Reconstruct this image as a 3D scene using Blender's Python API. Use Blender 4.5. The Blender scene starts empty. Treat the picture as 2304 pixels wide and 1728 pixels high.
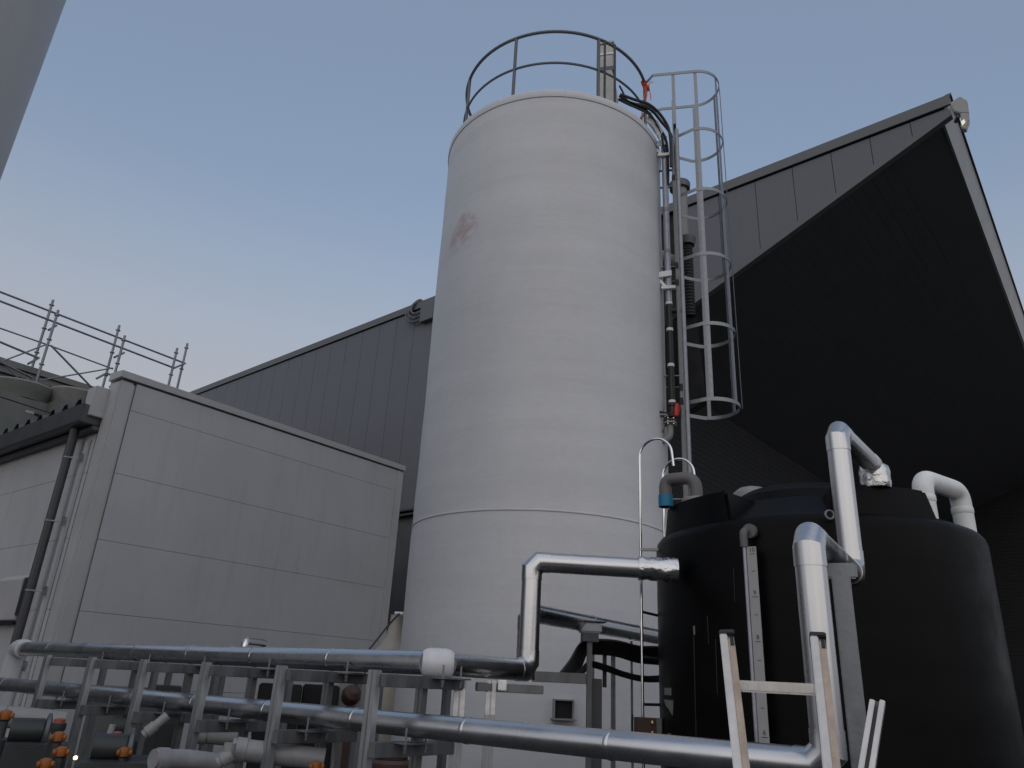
import bpy, bmesh, math, random
from mathutils import Vector, Matrix
random.seed(7)
SC = bpy.context.scene
COL = SC.collection
rad = math.radians

# ---------------- camera ----------------
CZ = 1.7
FPX = 1690.0                       # focal length in px of the 2304 px wide photograph
th, ro = rad(21.8), rad(3.1)
Fv = Vector((0, math.cos(th), math.sin(th)))
U0 = Vector((0, -math.sin(th), math.cos(th)))
R0 = Vector((1, 0, 0))
Uv = U0*math.cos(ro) - R0*math.sin(ro)
Rv = R0*math.cos(ro) + U0*math.sin(ro)
cam_d = bpy.data.cameras.new('camera')
cam = bpy.data.objects.new('camera', cam_d); COL.objects.link(cam)
cam_d.sensor_width = 36; cam_d.lens = FPX/2304*36
cam_d.clip_start = 0.05; cam_d.clip_end = 3000
m = Matrix((Rv, Uv, -Fv)).transposed().to_4x4(); m.translation = Vector((0, 0, CZ))
cam.matrix_world = m
SC.camera = cam

# ---------------- world and sun (dusk) ----------------
SUN_EL, SUN_AZ = 9.0, 180.0        # degrees; azimuth from +Y towards +X
w = bpy.data.worlds.new('World'); SC.world = w; w.use_nodes = True
nt = w.node_tree; nt.nodes.clear()
sky = nt.nodes.new('ShaderNodeTexSky'); sky.sky_type = 'NISHITA'; sky.sun_disc = False
sky.sun_elevation = rad(SUN_EL); sky.sun_rotation = rad(SUN_AZ)
sky.air_density = 1.0; sky.dust_density = 1.0; sky.ozone_density = 1.5
tcw = nt.nodes.new('ShaderNodeTexCoord'); sep = nt.nodes.new('ShaderNodeSeparateXYZ'); nt.links.new(tcw.outputs['Generated'], sep.inputs[0])
mrw = nt.nodes.new('ShaderNodeMapRange'); mrw.interpolation_type = 'SMOOTHSTEP'; nt.links.new(sep.outputs['Z'], mrw.inputs[0])
for i_, v_ in zip((1, 2, 3, 4), (.26, .60, .97, .05)): mrw.inputs[i_].default_value = v_
mxw = nt.nodes.new('ShaderNodeMix'); mxw.data_type = 'RGBA'; nt.links.new(mrw.outputs[0], mxw.inputs[0])
mxw.inputs[7].default_value = (1.61, 1.67, 1.83, 1)     # pale lilac dusk haze towards the horizon
hsv = nt.nodes.new('ShaderNodeHueSaturation'); hsv.inputs['Saturation'].default_value = .86; hsv.inputs['Value'].default_value = .97
nt.links.new(sky.outputs[0], hsv.inputs['Color']); flt = nt.nodes.new('ShaderNodeMix'); flt.data_type = 'RGBA'; flt.inputs[0].default_value = .6; flt.inputs[7].default_value = (.84, 1.08, 1.56, 1)
nt.links.new(hsv.outputs[0], flt.inputs[6]); nt.links.new(flt.outputs[2], mxw.inputs[6])
bg = nt.nodes.new('ShaderNodeBackground'); bg.inputs['Strength'].default_value = 0.15
wo = nt.nodes.new('ShaderNodeOutputWorld')
nt.links.new(mxw.outputs[2], bg.inputs['Color'])
nt.links.new(bg.outputs[0], wo.inputs['Surface'])
sd = bpy.data.lights.new('sun', 'SUN'); sd.energy = 0.68; sd.angle = rad(130); sd.color = (1, .90, .80)
so = bpy.data.objects.new('sun', sd); COL.objects.link(so)
LEL = rad(28)
sdir = Vector((math.sin(rad(SUN_AZ))*math.cos(LEL), math.cos(rad(SUN_AZ))*math.cos(LEL), math.sin(LEL)))
so.rotation_euler = sdir.to_track_quat('Z', 'Y').to_euler()
SC.view_settings.view_transform = 'Standard'; SC.view_settings.look = 'None'
SC.view_settings.exposure = 0.8; SC.view_settings.gamma = 1

# ---------------- survey helpers (photo bearings + a measured distance) ----------------
def ray(x, y, s=2304/2212):        # x, y read on the 2212 px wide view of the photograph
    x *= s; y *= s
    return Fv*FPX + Rv*(x-1152) + Uv*(864-y)
def S(x, y, d):                    # world point at horizontal distance d
    r = ray(x, y); h = math.hypot(r.x, r.y)
    return Vector((r.x/h*d, r.y/h*d, CZ + r.z/h*d))
def AZ(az, d, z):                  # azimuth, distance, absolute height
    return Vector((math.sin(rad(az))*d, math.cos(rad(az))*d, z))
def SP(x, y, perp, naz):           # on the vertical plane with normal azimuth naz at distance perp
    r = ray(x, y); n = Vector((math.sin(rad(naz)), math.cos(rad(naz)), 0))
    return Vector((0, 0, CZ)) + r*(perp/r.dot(n))
Z = Vector((0, 0, 1))
Vd = Vector((math.sin(rad(39)), math.cos(rad(39)), 0))      # away from the camera along the annexe end wall
Ud = Vector((-math.cos(rad(39)), math.sin(rad(39)), 0))     # left along the pipe rack
def UVp(u, v, z): return Ud*u + Vd*v + Z*z
Nb = Vector((math.sin(rad(41.2)), math.cos(rad(41.2)), 0))  # main building
Wb = Vector((-math.cos(rad(41.2)), math.sin(rad(41.2)), 0))
def Bp(s, n, z): return Wb*s + Nb*n + Z*z

# ---------------- mesh builder ----------------
class MB:
    def __init__(s): s.v = []; s.f = []
    def add(s, vs, fs):
        o = len(s.v); s.v += [Vector(v) for v in vs]; s.f += [[i+o for i in f] for f in fs]; return s
    def box(s, c, size, ax=(1, 0, 0), ay=(0, 1, 0), az=(0, 0, 1)):
        ax, ay, az = Vector(ax)*size[0]/2, Vector(ay)*size[1]/2, Vector(az)*size[2]/2; c = Vector(c)
        vs = [c+ax*i+ay*j+az*k for k in (-1, 1) for j in (-1, 1) for i in (-1, 1)]
        return s.add(vs, [(0, 2, 3, 1), (4, 5, 7, 6), (0, 1, 5, 4), (2, 6, 7, 3), (0, 4, 6, 2), (1, 3, 7, 5)])
    def bar(s, a, b, wx, wy, up=Z):
        a, b = Vector(a), Vector(b); d = (b-a); L = d.length; d.normalize()
        x = d.cross(Vector(up))
        if x.length < 1e-4: x = d.cross(Vector((1, 0, 0)))
        x.normalize(); y = x.cross(d).normalized()
        return s.box((a+b)/2, (wx, wy, L), x, y, d)
    def vbar(s, base, top_z, wx, wy, ax):      # vertical post, ax = horizontal axis of width wx
        ax = Vector(ax); ay = Z.cross(ax); b = Vector(base)
        return s.box((b.x, b.y, (b.z+top_z)/2), (wx, wy, top_z-b.z), ax, ay, Z)
    def prism(s, poly, o, ax, ay, dep):
        o, ax, ay, dep = Vector(o), Vector(ax), Vector(ay), Vector(dep); n = len(poly)
        vs = [o+ax*p[0]+ay*p[1] for p in poly]; vs += [v+dep for v in vs]
        fs = [tuple(range(n))[::-1], tuple(range(n, 2*n))] + [(i, (i+1) % n, n+(i+1) % n, n+i) for i in range(n)]
        return s.add(vs, fs)
    def tube(s, pts, r, seg=12, closed=False, cap=True, flat=None):
        pts = [Vector(p) for p in pts]; n = len(pts); rr = r if isinstance(r, (list, tuple)) else [r]*n
        tang = []
        for i in range(n):
            a = pts[i-1] if (i > 0 or closed) else pts[i]; b = pts[(i+1) % n] if (i < n-1 or closed) else pts[i]
            d1 = (pts[i]-a); d2 = (b-pts[i])
            if d1.length < 1e-9: d1 = d2
            if d2.length < 1e-9: d2 = d1
            t = (d1.normalized()+d2.normalized()); tang.append((t.normalized(), d1.normalized()))
        t0 = tang[0][0]; ref = Z if abs(t0.z) < .9 else Vector((1, 0, 0))
        x = t0.cross(ref).normalized(); vs = []
        for i in range(n):
            t, d1 = tang[i]
            # frame parallel-transported, section in the plane normal to t (mitre)
            x = (x - d1*x.dot(d1)).normalized(); y = d1.cross(x)
            for k in range(seg):
                a = 2*math.pi*k/seg; p = x*math.cos(a)*rr[i]+y*math.sin(a)*rr[i]*(flat or 1)
                q = p - d1*(p.dot(t)/max(.3, d1.dot(t))) if not (closed and seg > 999) else p
                vs.append(pts[i]+q)
        fs = []
        for i in range(n if closed else n-1):
            j = (i+1) % n
            for k in range(seg):
                k2 = (k+1) % seg; fs.append((i*seg+k, i*seg+k2, j*seg+k2, j*seg+k))
        if cap and not closed:
            fs.append(tuple(range(seg))[::-1]); fs.append(tuple((n-1)*seg+k for k in range(seg)))
        return s.add(vs, fs)
    def cyl(s, a, b, r, seg=20): return s.tube([a, b], r, seg)
    def lathe(s, prof, c, seg=48, ax=Z, capb=True, capt=True):
        c = Vector(c); ax = Vector(ax).normalized(); ref = Z if abs(ax.z) < .9 else Vector((1, 0, 0))
        x = (ref.cross(ax)).normalized() if abs(ax.z) < .9 else Vector((1, 0, 0)); y = ax.cross(x)
        vs = []
        for r, z in prof:
            for k in range(seg):
                a = 2*math.pi*k/seg; vs.append(c+ax*z+x*math.cos(a)*r+y*math.sin(a)*r)
        fs = []; n = len(prof)
        for i in range(n-1):
            for k in range(seg):
                k2 = (k+1) % seg; fs.append((i*seg+k, i*seg+k2, (i+1)*seg+k2, (i+1)*seg+k))
        if capb: fs.append(tuple(range(seg))[::-1])
        if capt: fs.append(tuple((n-1)*seg+k for k in range(seg)))
        return s.add(vs, fs)
    def strip(s, pts, wdir, w, t):             # flat bar ribbon along pts: width w along wdir, thickness t
        pts = [Vector(p) for p in pts]; wd = Vector(wdir).normalized()
        n = len(pts); vs = []
        for i in range(n):
            a = pts[max(0, i-1)]; b = pts[min(n-1, i+1)]; tt = (b-a).normalized(); nn = tt.cross(wd).normalized()
            for (p, q) in ((-1, -1), (1, -1), (1, 1), (-1, 1)): vs.append(pts[i]+wd*p*w/2+nn*q*t/2)
        fs = []
        for i in range(n-1):
            for k in range(4):
                k2 = (k+1) % 4; fs.append((i*4+k, i*4+k2, (i+1)*4+k2, (i+1)*4+k))
        fs.append((3, 2, 1, 0)); fs.append(tuple((n-1)*4+k for k in range(4)))
        return s.add(vs, fs)

def origin(o):
    p = Vector((0, 0, 0))
    while o: p += o.location; o = o.parent
    return p
def link(name, me, parent, loc=None):
    o = bpy.data.objects.new(name, me); COL.objects.link(o)
    if parent: o.parent = parent
    if loc is not None: o.location = loc
    return o
def build(mb, name, mat, parent=None, ang=35, loc=None, bevel=0, label=None):
    base = origin(parent) if parent else (Vector(loc) if loc is not None else Vector((0, 0, 0)))
    me = bpy.data.meshes.new(name)
    me.from_pydata([v-base for v in mb.v], [], mb.f); me.update()
    bm = bmesh.new(); bm.from_mesh(me); bmesh.ops.recalc_face_normals(bm, faces=bm.faces)
    if bevel:
        es = [e for e in bm.edges if e.is_manifold and e.calc_face_angle(0) > rad(40)]
        bmesh.ops.bevel(bm, geom=es, offset=bevel, segments=2, affect='EDGES', clamp_overlap=True)
    bm.to_mesh(me); bm.free()
    if ang:
        me.shade_smooth(); me.set_sharp_from_angle(angle=rad(ang))
    me.materials.append(mat)
    o = link(name, me, parent, None if parent else base)
    if label: o['label'] = label
    return o
def thing(name, label, cat, loc, group=None):
    o = link(name, None, None, Vector(loc)); o.empty_display_size = .2
    o['label'] = label; o['category'] = cat
    if group: o['group'] = group
    return o
def tag(o, label, cat, group=None):
    o['label'] = label; o['category'] = cat
    if group: o['group'] = group
    return o
def copy_tree(o, parent=None):
    c = o.copy(); COL.objects.link(c)
    if parent: c.parent = parent
    for ch in list(o.children): copy_tree(ch, c)
    return c
def arc(c, r, a0, a1, x, y, n=12):
    c, x, y = Vector(c), Vector(x), Vector(y)
    return [c+x*r*math.cos(rad(a0+(a1-a0)*i/n))+y*r*math.sin(rad(a0+(a1-a0)*i/n)) for i in range(n+1)]
def fillet(pts, r, n=6):                        # round the corners of a polyline
    pts = [Vector(p) for p in pts]; out = [pts[0]]
    for i in range(1, len(pts)-1):
        p = pts[i]; a = (pts[i-1]-p); b = (pts[i+1]-p); k = min(r, a.length*.49, b.length*.49)
        a = p+a.normalized()*k; b = p+b.normalized()*k
        for j in range(n+1):
            t = j/n; out.append(a*(1-t)**2+p*2*t*(1-t)+b*t*t)
    out.append(pts[-1]); return out
def smoothline(pts, n=8):                       # Catmull-Rom
    pts = [Vector(p) for p in pts]; P = [pts[0]]+pts+[pts[-1]]; out = []
    for i in range(1, len(P)-2):
        for j in range(n):
            t = j/n
            out.append(.5*((2*P[i])+(P[i+1]-P[i-1])*t+(2*P[i-1]-5*P[i]+4*P[i+1]-P[i+2])*t*t+(3*P[i]-P[i-1]-3*P[i+1]+P[i+2])*t**3))
    out.append(pts[-1]); return out

# ---------------- materials ----------------
def mat(name, col, rough=.5, metal=0., var=.12, vscale=3., bump=0., bscale=30., stretch=(1, 1, 1), rvar=.1, emis=None, spec=.5, grime=0., coord='Object'):
    M = bpy.data.materials.new(name); M.use_nodes = True; n = M.node_tree.nodes; l = M.node_tree.links
    b = n['Principled BSDF']; b.inputs['Roughness'].default_value = rough; b.inputs['Metallic'].default_value = metal
    b.inputs['Specular IOR Level'].default_value = spec
    tc = n.new('ShaderNodeTexCoord'); mp = n.new('ShaderNodeMapping'); mp.inputs['Scale'].default_value = stretch
    l.new(tc.outputs[coord], mp.inputs[0])
    nz = n.new('ShaderNodeTexNoise'); nz.inputs['Scale'].default_value = vscale; nz.inputs['Detail'].default_value = 8
    nz.inputs['Roughness'].default_value = .62
    l.new(mp.outputs[0], nz.inputs['Vector'])
    mr = n.new('ShaderNodeMapRange'); mr.inputs[1].default_value = .3; mr.inputs[2].default_value = .7
    mr.inputs[3].default_value = 1-var; mr.inputs[4].default_value = 1+var
    l.new(nz.outputs[0], mr.inputs[0])
    mx = n.new('ShaderNodeVectorMath'); mx.operation = 'SCALE'; mx.inputs[0].default_value = col[:3]
    l.new(mr.outputs[0], mx.inputs['Scale'])
    out = mx.outputs[0]
    if grime:
        g = n.new('ShaderNodeTexNoise'); g.inputs['Scale'].default_value = 1.3; g.inputs['Detail'].default_value = 10; g.inputs['Roughness'].default_value = .7
        m2 = n.new('ShaderNodeMapping'); m2.inputs['Scale'].default_value = (4, 4, .45)
        l.new(tc.outputs[coord], m2.inputs[0]); l.new(m2.outputs[0], g.inputs['Vector'])
        r2 = n.new('ShaderNodeMapRange'); r2.inputs[1].default_value = .5; r2.inputs[2].default_value = .8; r2.inputs[3].default_value = 0; r2.inputs[4].default_value = grime
        l.new(g.outputs[0], r2.inputs[0])
        mi = n.new('ShaderNodeMix'); mi.data_type = 'RGBA'; l.new(r2.outputs[0], mi.inputs[0]); l.new(out, mi.inputs[6])
        mi.inputs[7].default_value = (col[0]*.45, col[1]*.42, col[2]*.38, 1); out = mi.outputs[2]
    l.new(out, b.inputs['Base Color'])
    if rvar:
        m3 = n.new('ShaderNodeMapRange'); m3.inputs[1].default_value = .3; m3.inputs[2].default_value = .7
        m3.inputs[3].default_value = max(.02, rough-rvar); m3.inputs[4].default_value = min(1, rough+rvar)
        l.new(nz.outputs[0], m3.inputs[0]); l.new(m3.outputs[0], b.inputs['Roughness'])
    if bump:
        n2 = n.new('ShaderNodeTexNoise'); n2.inputs['Scale'].default_value = bscale; n2.inputs['Detail'].default_value = 5
        l.new(mp.outputs[0], n2.inputs['Vector']); bu = n.new('ShaderNodeBump'); bu.inputs['Strength'].default_value = bump
        bu.inputs['Distance'].default_value = .02; l.new(n2.outputs[0], bu.inputs['Height']); l.new(bu.outputs[0], b.inputs['Normal'])
    if emis:
        b.inputs['Emission Color'].default_value = (*emis[0], 1); b.inputs['Emission Strength'].default_value = emis[1]
    return M
ALU = mat('aluminium_cladding', (.58, .58, .59), .28, 1, .05, 4, .035, 4, rvar=.06)
ALU_W = mat('matt_aluminium', (.62, .62, .63), .46, 1, .1, 9, .05, 14)
GALV = mat('galvanised_steel', (.25, .26, .275), .5, .85, .25, 14, .05, 40, rvar=.12)
GALV_D = mat('weathered_steel', (.12, .13, .145), .55, .6, .25, 10, .05, 40)
RAIL = mat('painted_rail_steel', (.13, .14, .16), .5, .3, .2, 8)
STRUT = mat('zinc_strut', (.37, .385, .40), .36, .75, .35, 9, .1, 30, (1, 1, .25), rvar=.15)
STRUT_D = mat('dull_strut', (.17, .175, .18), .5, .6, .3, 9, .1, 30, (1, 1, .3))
LADALU = mat('worn_ladder_aluminium', (.55, .53, .51), .4, .85, .2, 12, .12, 50, (1, 1, .15), rvar=.15)
INOX = mat('polished_stainless', (.72, .72, .72), .16, 1, .05, 8)
FOIL = mat('wrapped_foil', (.62, .62, .62), .24, 1, .1, 12, .9, 13)
WPVC = mat('white_pvc', (.78, .79, .78), .38, 0, .08, 6, grime=.35)
GPVC = mat('grey_pvc', (.12, .11, .108), .5, 0, .12, 8, grime=.3)
GPVC_L = mat('pale_grey_pvc', (.24, .24, .235), .5, 0, .1, 8)
CPVC = mat('clear_tube_plastic', (.34, .34, .40), .2, .2, .15, 10)
BLUE = mat('blue_plastic', (.0, .15, .27), .45, 0, .12, 9)
RED = mat('red_plastic', (.5, .02, .02), .4, 0, .1, 9)
ORANGE = mat('orange_plastic', (.24, .075, .012), .5, 0, .2, 20)
TAPE = mat('orange_tape', (.65, .12, .04), .6, 0, .2, 20, .5, 60)
RUB = mat('black_rubber', (.012, .012, .014), .45, 0, .2, 8)
BLK = mat('black_gap', (.006, .006, .007), .8, 0, .1, 3)
TANKM = mat('black_polyethylene', (.003, .003, .0034), .42, 0, .5, 3, .05, 14, spec=.10)
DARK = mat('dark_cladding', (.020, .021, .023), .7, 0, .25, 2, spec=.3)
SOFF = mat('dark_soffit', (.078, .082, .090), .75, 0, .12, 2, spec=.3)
FAC = mat('slate_grey_panels', (.118, .124, .140), .5, .0, .1, .8, .03, 4, grime=.15)
FACT = mat('slate_grey_flashing', (.12, .125, .132), .5, 0, .08, 2)
PANEL = mat('pale_wall_panels', (.465, .47, .485), .48, 0, .07, .7, .04, 2.5, grime=.26)
TRIM = mat('pale_wall_trim', (.45, .45, .455), .45, 0, .06, 2, grime=.1)
GUT = mat('gutter_metal', (.075, .077, .083), .45, .2, .1, 3)
DPIPE = mat('downpipe_plastic', (.055, .057, .064), .45, 0, .15, 4)
ACM = mat('unit_casing', (.135, .145, .14), .5, 0, .1, 3, grime=.3)
ACL = mat('unit_shroud', (.22, .22, .21), .5, 0, .1, 3, grime=.3)
CREAM = mat('cream_frp', (.36, .33, .29), .5, 0, .1, 3, grime=.2)
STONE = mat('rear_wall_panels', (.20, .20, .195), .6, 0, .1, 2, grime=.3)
BROWN = mat('rusty_brown', (.05, .025, .02), .6, .2, .3, 10)
MACH = mat('dark_machine_paint', (.03, .036, .038), .5, .2, .3, 5, grime=.2)
STICK = mat('pale_sticker', (.17, .17, .16), .6, 0, .15, 10)
BRASS = mat('brass_bolt', (.8, .55, .28), .25, 1, .1, 10)
BOARD = mat('gauge_board', (.36, .36, .355), .5, 0, .06, 10, grime=.2)
INK = mat('gauge_ink', (.03, .03, .035), .6, 0, .05, 5)
WRAP = mat('plastic_film', (.55, .55, .54), .25, .1, .2, 8, .9, 10)
LENS = mat('lamp_lens', (.6, .6, .5), .2, 0, .05, 5, emis=((1, .95, .7), .32))
AMBER = mat('indicator_light', (.8, .5, .1), .3, 0, .05, 5, emis=((1, .7, .15), 4))
GROUND = mat('site_concrete', (.04, .04, .04), .85, 0, .3, .6, .3, 8, coord='Object')

# FRP silo wall: horizontal winding bands, faint stains and one pinkish patch
SILO_C = AZ(2.77, 10, 0); SILO_R = 1.688
def silo_material():
    M = bpy.data.materials.new('grey_frp_winding'); M.use_nodes = True; n = M.node_tree.nodes; l = M.node_tree.links
    b = n['Principled BSDF']; b.inputs['Roughness'].default_value = .5; b.inputs['Specular IOR Level'].default_value = .35
    tc = n.new('ShaderNodeTexCoord')
    def noise(scale, st, det=6, rough=.6):
        mp = n.new('ShaderNodeMapping'); mp.inputs['Scale'].default_value = st; l.new(tc.outputs['Object'], mp.inputs[0])
        z = n.new('ShaderNodeTexNoise'); z.inputs['Scale'].default_value = scale; z.inputs['Detail'].default_value = det; z.inputs['Roughness'].default_value = rough
        l.new(mp.outputs[0], z.inputs['Vector']); return z.outputs[0]
    def rng(x, a, b2, c, d):
        r = n.new('ShaderNodeMapRange'); [r.inputs[i+1].default_value.__class__ for i in range(0)]
        for i, v in zip((1, 2, 3, 4), (a, b2, c, d)): r.inputs[i].default_value = v
        l.new(x, r.inputs[0]); return r.outputs[0]
    def mul(a, b2):
        r = n.new('ShaderNodeMath'); r.operation = 'MULTIPLY'; l.new(a, r.inputs[0]); l.new(b2, r.inputs[1]); return r.outputs[0]
    bands = noise(1.0, (.22, .22, 3.4), 6, .62); blot = noise(.9, (1, 1, .8), 7, .6); fine = noise(9, (1, 1, 2.2), 6, .6)
    streak = noise(2.2, (3.2, 3.2, .22), 8, .7)
    v = mul(mul(rng(bands, .3, .7, .945, 1.04), rng(blot, .3, .7, .955, 1.04)), rng(fine, .3, .7, .97, 1.03))
    sc = n.new('ShaderNodeVectorMath'); sc.operation = 'SCALE'; sc.inputs[0].default_value = (.56, .563, .58); l.new(v, sc.inputs['Scale'])
    mi = n.new('ShaderNodeMix'); mi.data_type = 'RGBA'; l.new(rng(streak, .6, .85, 0, .25), mi.inputs[0]); l.new(sc.outputs[0], mi.inputs[6]); mi.inputs[7].default_value = (.36, .35, .34, 1)
    # pinkish smear
    pc = S(1010, 510, 9.05); d = Vector((pc.x, pc.y, 0))-SILO_C; d = d.normalized()*SILO_R; pc = Vector((d.x, d.y, S(1010, 508, (SILO_C+d).xy.length).z))
    sub = n.new('ShaderNodeVectorMath'); sub.operation = 'SUBTRACT'; l.new(tc.outputs['Object'], sub.inputs[0]); sub.inputs[1].default_value = pc
    tg = Vector((-d.y, d.x, 0)).normalized(); e1 = (tg+Z*.55).normalized(); e2 = (Z-tg*.55).normalized()
    def dot(vv, s):
        q = n.new('ShaderNodeVectorMath'); q.operation = 'DOT_PRODUCT'; l.new(sub.outputs[0], q.inputs[0]); q.inputs[1].default_value = vv*s; return q.outputs['Value']
    a, c2 = dot(e1, 1/.40), dot(e2, 1/.30)
    s2 = n.new('ShaderNodeMath'); s2.operation = 'ADD'; l.new(mul(a, a), s2.inputs[0]); l.new(mul(c2, c2), s2.inputs[1])
    pn = noise(5, (1, 1, 1.4), 6, .7)
    s3 = n.new('ShaderNodeMath'); s3.operation = 'ADD'; l.new(s2.outputs[0], s3.inputs[0]); l.new(rng(pn, .35, .65, -.5, 1.1), s3.inputs[1])
    mi2 = n.new('ShaderNodeMix'); mi2.data_type = 'RGBA'; l.new(rng(s3.outputs[0], .1, 1.15, .7, 0), mi2.inputs[0]); l.new(mi.outputs[2], mi2.inputs[6]); mi2.inputs[7].default_value = (.42, .285, .275, 1)
    l.new(mi2.outputs[2], b.inputs['Base Color'])
    bu = n.new('ShaderNodeBump'); bu.inputs['Strength'].default_value = .22; bu.inputs['Distance'].default_value = .03
    l.new(bands, bu.inputs['Height']); l.new(bu.outputs[0], b.inputs['Normal'])
    return M
FRP = silo_material()

# ---------------- ground ----------------
g = MB(); g.add([(-600, -600, 0), (600, -600, 0), (600, 600, 0), (-600, 600, 0)], [(0, 1, 2, 3)])
o = build(g, 'ground', GROUND, ang=0); o['kind'] = 'structure'

# ================= MAIN SILO =================
silo = thing('storage_silo', 'tall pale grey cylindrical FRP silo with a pinkish smear, in the middle of the yard', 'silo', SILO_C)
prof = []
zs = [0.0]
while zs[-1] < 9.38: zs.append(min(9.4, zs[-1]+.11))
rs = random.Random(3)
for z in zs:
    wob = .003*math.sin(z*2.1)+.0015*math.sin(z*6.7+1)+rs.uniform(-.0004, .0004)
    if z < 3.5: wob += .006
    prof.append((SILO_R+wob, z))
build(MB().lathe(prof, SILO_C, 96, capt=False), 'shell', FRP, silo, 50)
build(MB().lathe([(SILO_R+.004, 3.515), (SILO_R+.012, 3.52), (SILO_R+.012, 3.535), (SILO_R+.004, 3.54)], SILO_C, 96, capb=False, capt=False), 'joint_ring', FRP, silo, 30)
build(MB().lathe([(1.60, 9.402), (1.702, 9.402), (1.706, 9.42), (1.706, 9.50), (1.69, 9.53), (1.6, 9.55), (1.1, 9.64), (.4, 9.70), (.05, 9.71)], SILO_C, 96), 'lid', FRP, silo, 40)
# square drain opening low on the shell
dq = S(1215, 1532, 8.35); dr = (dq-SILO_C); dr.z = 0; dr.normalize(); tq = Vector((-dr.y, dr.x, 0)); oc = SILO_C+dr*(SILO_R+.01); oc.z = dq.z
fr = MB()
for s_ in (-1, 1):
    fr.box(oc+tq*s_*.098, (.016, .1, .19), tq, dr, Z); 
fr.box(oc+Z*.088, (.18, .1, .014), tq, dr, Z); fr.box(oc-Z*.092-tq*.0+dr*.02, (.25, .16, .014), tq, dr, Z)
hf = build(fr, 'drain_frame', GPVC_L, silo, 0)
build(MB().box(oc+dr*.01, (.178, .02, .16), tq, dr, Z), 'drain_opening', BLK, hf, 0)

# railing ring on the silo top
rail = thing('guard_railing', 'dark round tubular guard railing on top of the tall silo', 'railing', SILO_C+Z*9.5)
RR = 1.504
def ringp(a, z, r=RR):            # a in degrees, 0 = towards the camera, positive to the right
    base = -SILO_C.normalized(); right = Vector((-base.y, base.x, 0))
    right = Vector((SILO_C.y, -SILO_C.x, 0)).normalized()
    return SILO_C + (base*math.cos(rad(a))+right*math.sin(rad(a)))*r + Z*z
A0, A1 = 71.0, -262.0
build(MB().tube([ringp(A0+(A1-A0)*i/90, 10.82) for i in range(91)], .024, 10), 'top_rail', RAIL, rail)
build(MB().tube([ringp(A0-3+(A1+8-A0)*i/90, 10.21) for i in range(91)], .018, 8), 'mid_rail', RAIL, rail)
for a in (70.4, 23.9, -24.9, -70, -118, -166, -214, -258):
    build(MB().vbar(ringp(a, 9.5), 10.81, .05, .012, Vector((1, 0, 0))).vbar(ringp(a, 9.5), 10.81, .012, .05, Vector((1, 0, 0))), 'post', RAIL, rail)
    # base shoe
ct = thing('marker_tape', 'orange tape knotted round the top railing next to the ladder cage, with loose tails', 'tape', ringp(71.5, 10.7))
tp = MB(); c0 = ringp(70.2, 10.81)
for k in range(5): tp.lathe([(.03, -.02), (.045, -.01), (.04, .015), (.028, .02)], c0+Vector((-.015+.012*k, 0, .02-.035*k)), 10, Vector((.3*math.sin(k), .4, 1)))
build(tp, 'knot', TAPE, ct)
for k in range(3):
    pts = [c0+Vector((-.01+.02*k, -.03, -.1)), c0+Vector((.0+.03*k, -.04, -.25)), c0+Vector((-.05+.035*k, -.04, -.5)), c0+Vector((-.03+.02*k-.03*(k == 0), -.05, -.62 if k else -.95))]
    if k == 2: pts = [c0, c0+Vector((.08, 0, .04)), c0+Vector((.14, 0, .03)), c0+Vector((.07, 0, -.02)), c0+Vector((.09, 0, -.22)), c0+Vector((.1, 0, -.34))]
    build(MB().strip(smoothline(pts, 5), Vector((1, .2, 0)), .016, .003), 'tail', TAPE, ct)

# level-sensor housing on the roof, strapped to two uprights
eq = thing('sensor_housing', 'weathered white motor housing standing on the silo lid behind the railing', 'equipment box', ringp(40, 9.55, 1.05))
base = S(1310, 200, 9.15); cx, cy = base.x, base.y
ex = Vector((1, -.25, 0)).normalized(); ey = Z.cross(ex)
def hb(z0, z1, wx, wy, x0=0): return MB().box(Vector((cx, cy, (z0+z1)/2))+ex*x0, (wx, wy, z1-z0), ex, ey, Z)
OFFW = mat('aged_white_paint', (.50, .49, .46), .55, 0, .15, 6, grime=.4)
pl = [(-.15, 0), (.18, 0), (.17, .3), (.1, .52), (-.08, .52), (-.14, .3)]
hz = S(1308, 165, 9.15).z; hz2 = S(1308, 104, 9.15).z
pl = [(a_, b_*(hz-9.58)/.52) for a_, b_ in pl]
build(MB().prism(pl, Vector((cx, cy, 9.58))-ey*.13, ex, Z, ey*.26), 'lower_casing', OFFW, eq, 20, bevel=.01)
build(hb(hz-.01, hz+.07, .24, .26), 'collar', GALV_D, eq, 0)
uc = build(hb(hz+.07, hz2-.04, .2, .24, .01), 'upper_casing', OFFW, eq, 0, bevel=.012)
build(hb(hz2-.035, hz2, .24, .28, .01), 'cap', OFFW, eq, 0)
st = MB(); st.box(Vector((cx, cy, hz2-.25))+ex*.01-ey*.127, (.23, .012, .03), ex, ey, Z)
build(st, 'strap', WPVC, eq, 0)
for px, yt in ((1306, 88), (1328, 97)):
    p = S(px, 190, 8.62); t_ = S(px, yt, 8.62)
    q = link('mounting_upright', None, None)
    bpy.data.objects.remove(q)
    o = build(MB().vbar((p.x, p.y, 9.5), t_.z, .032, .03, Vector((1, 0, 0))), 'mounting_upright', RUB, ang=0, loc=(p.x, p.y, 9.5))
    tag(o, '%s dark upright before the white housing on the silo' % ('left' if px == 1306 else 'right'), 'upright', 'uprights in front of the sensor housing')

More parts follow.
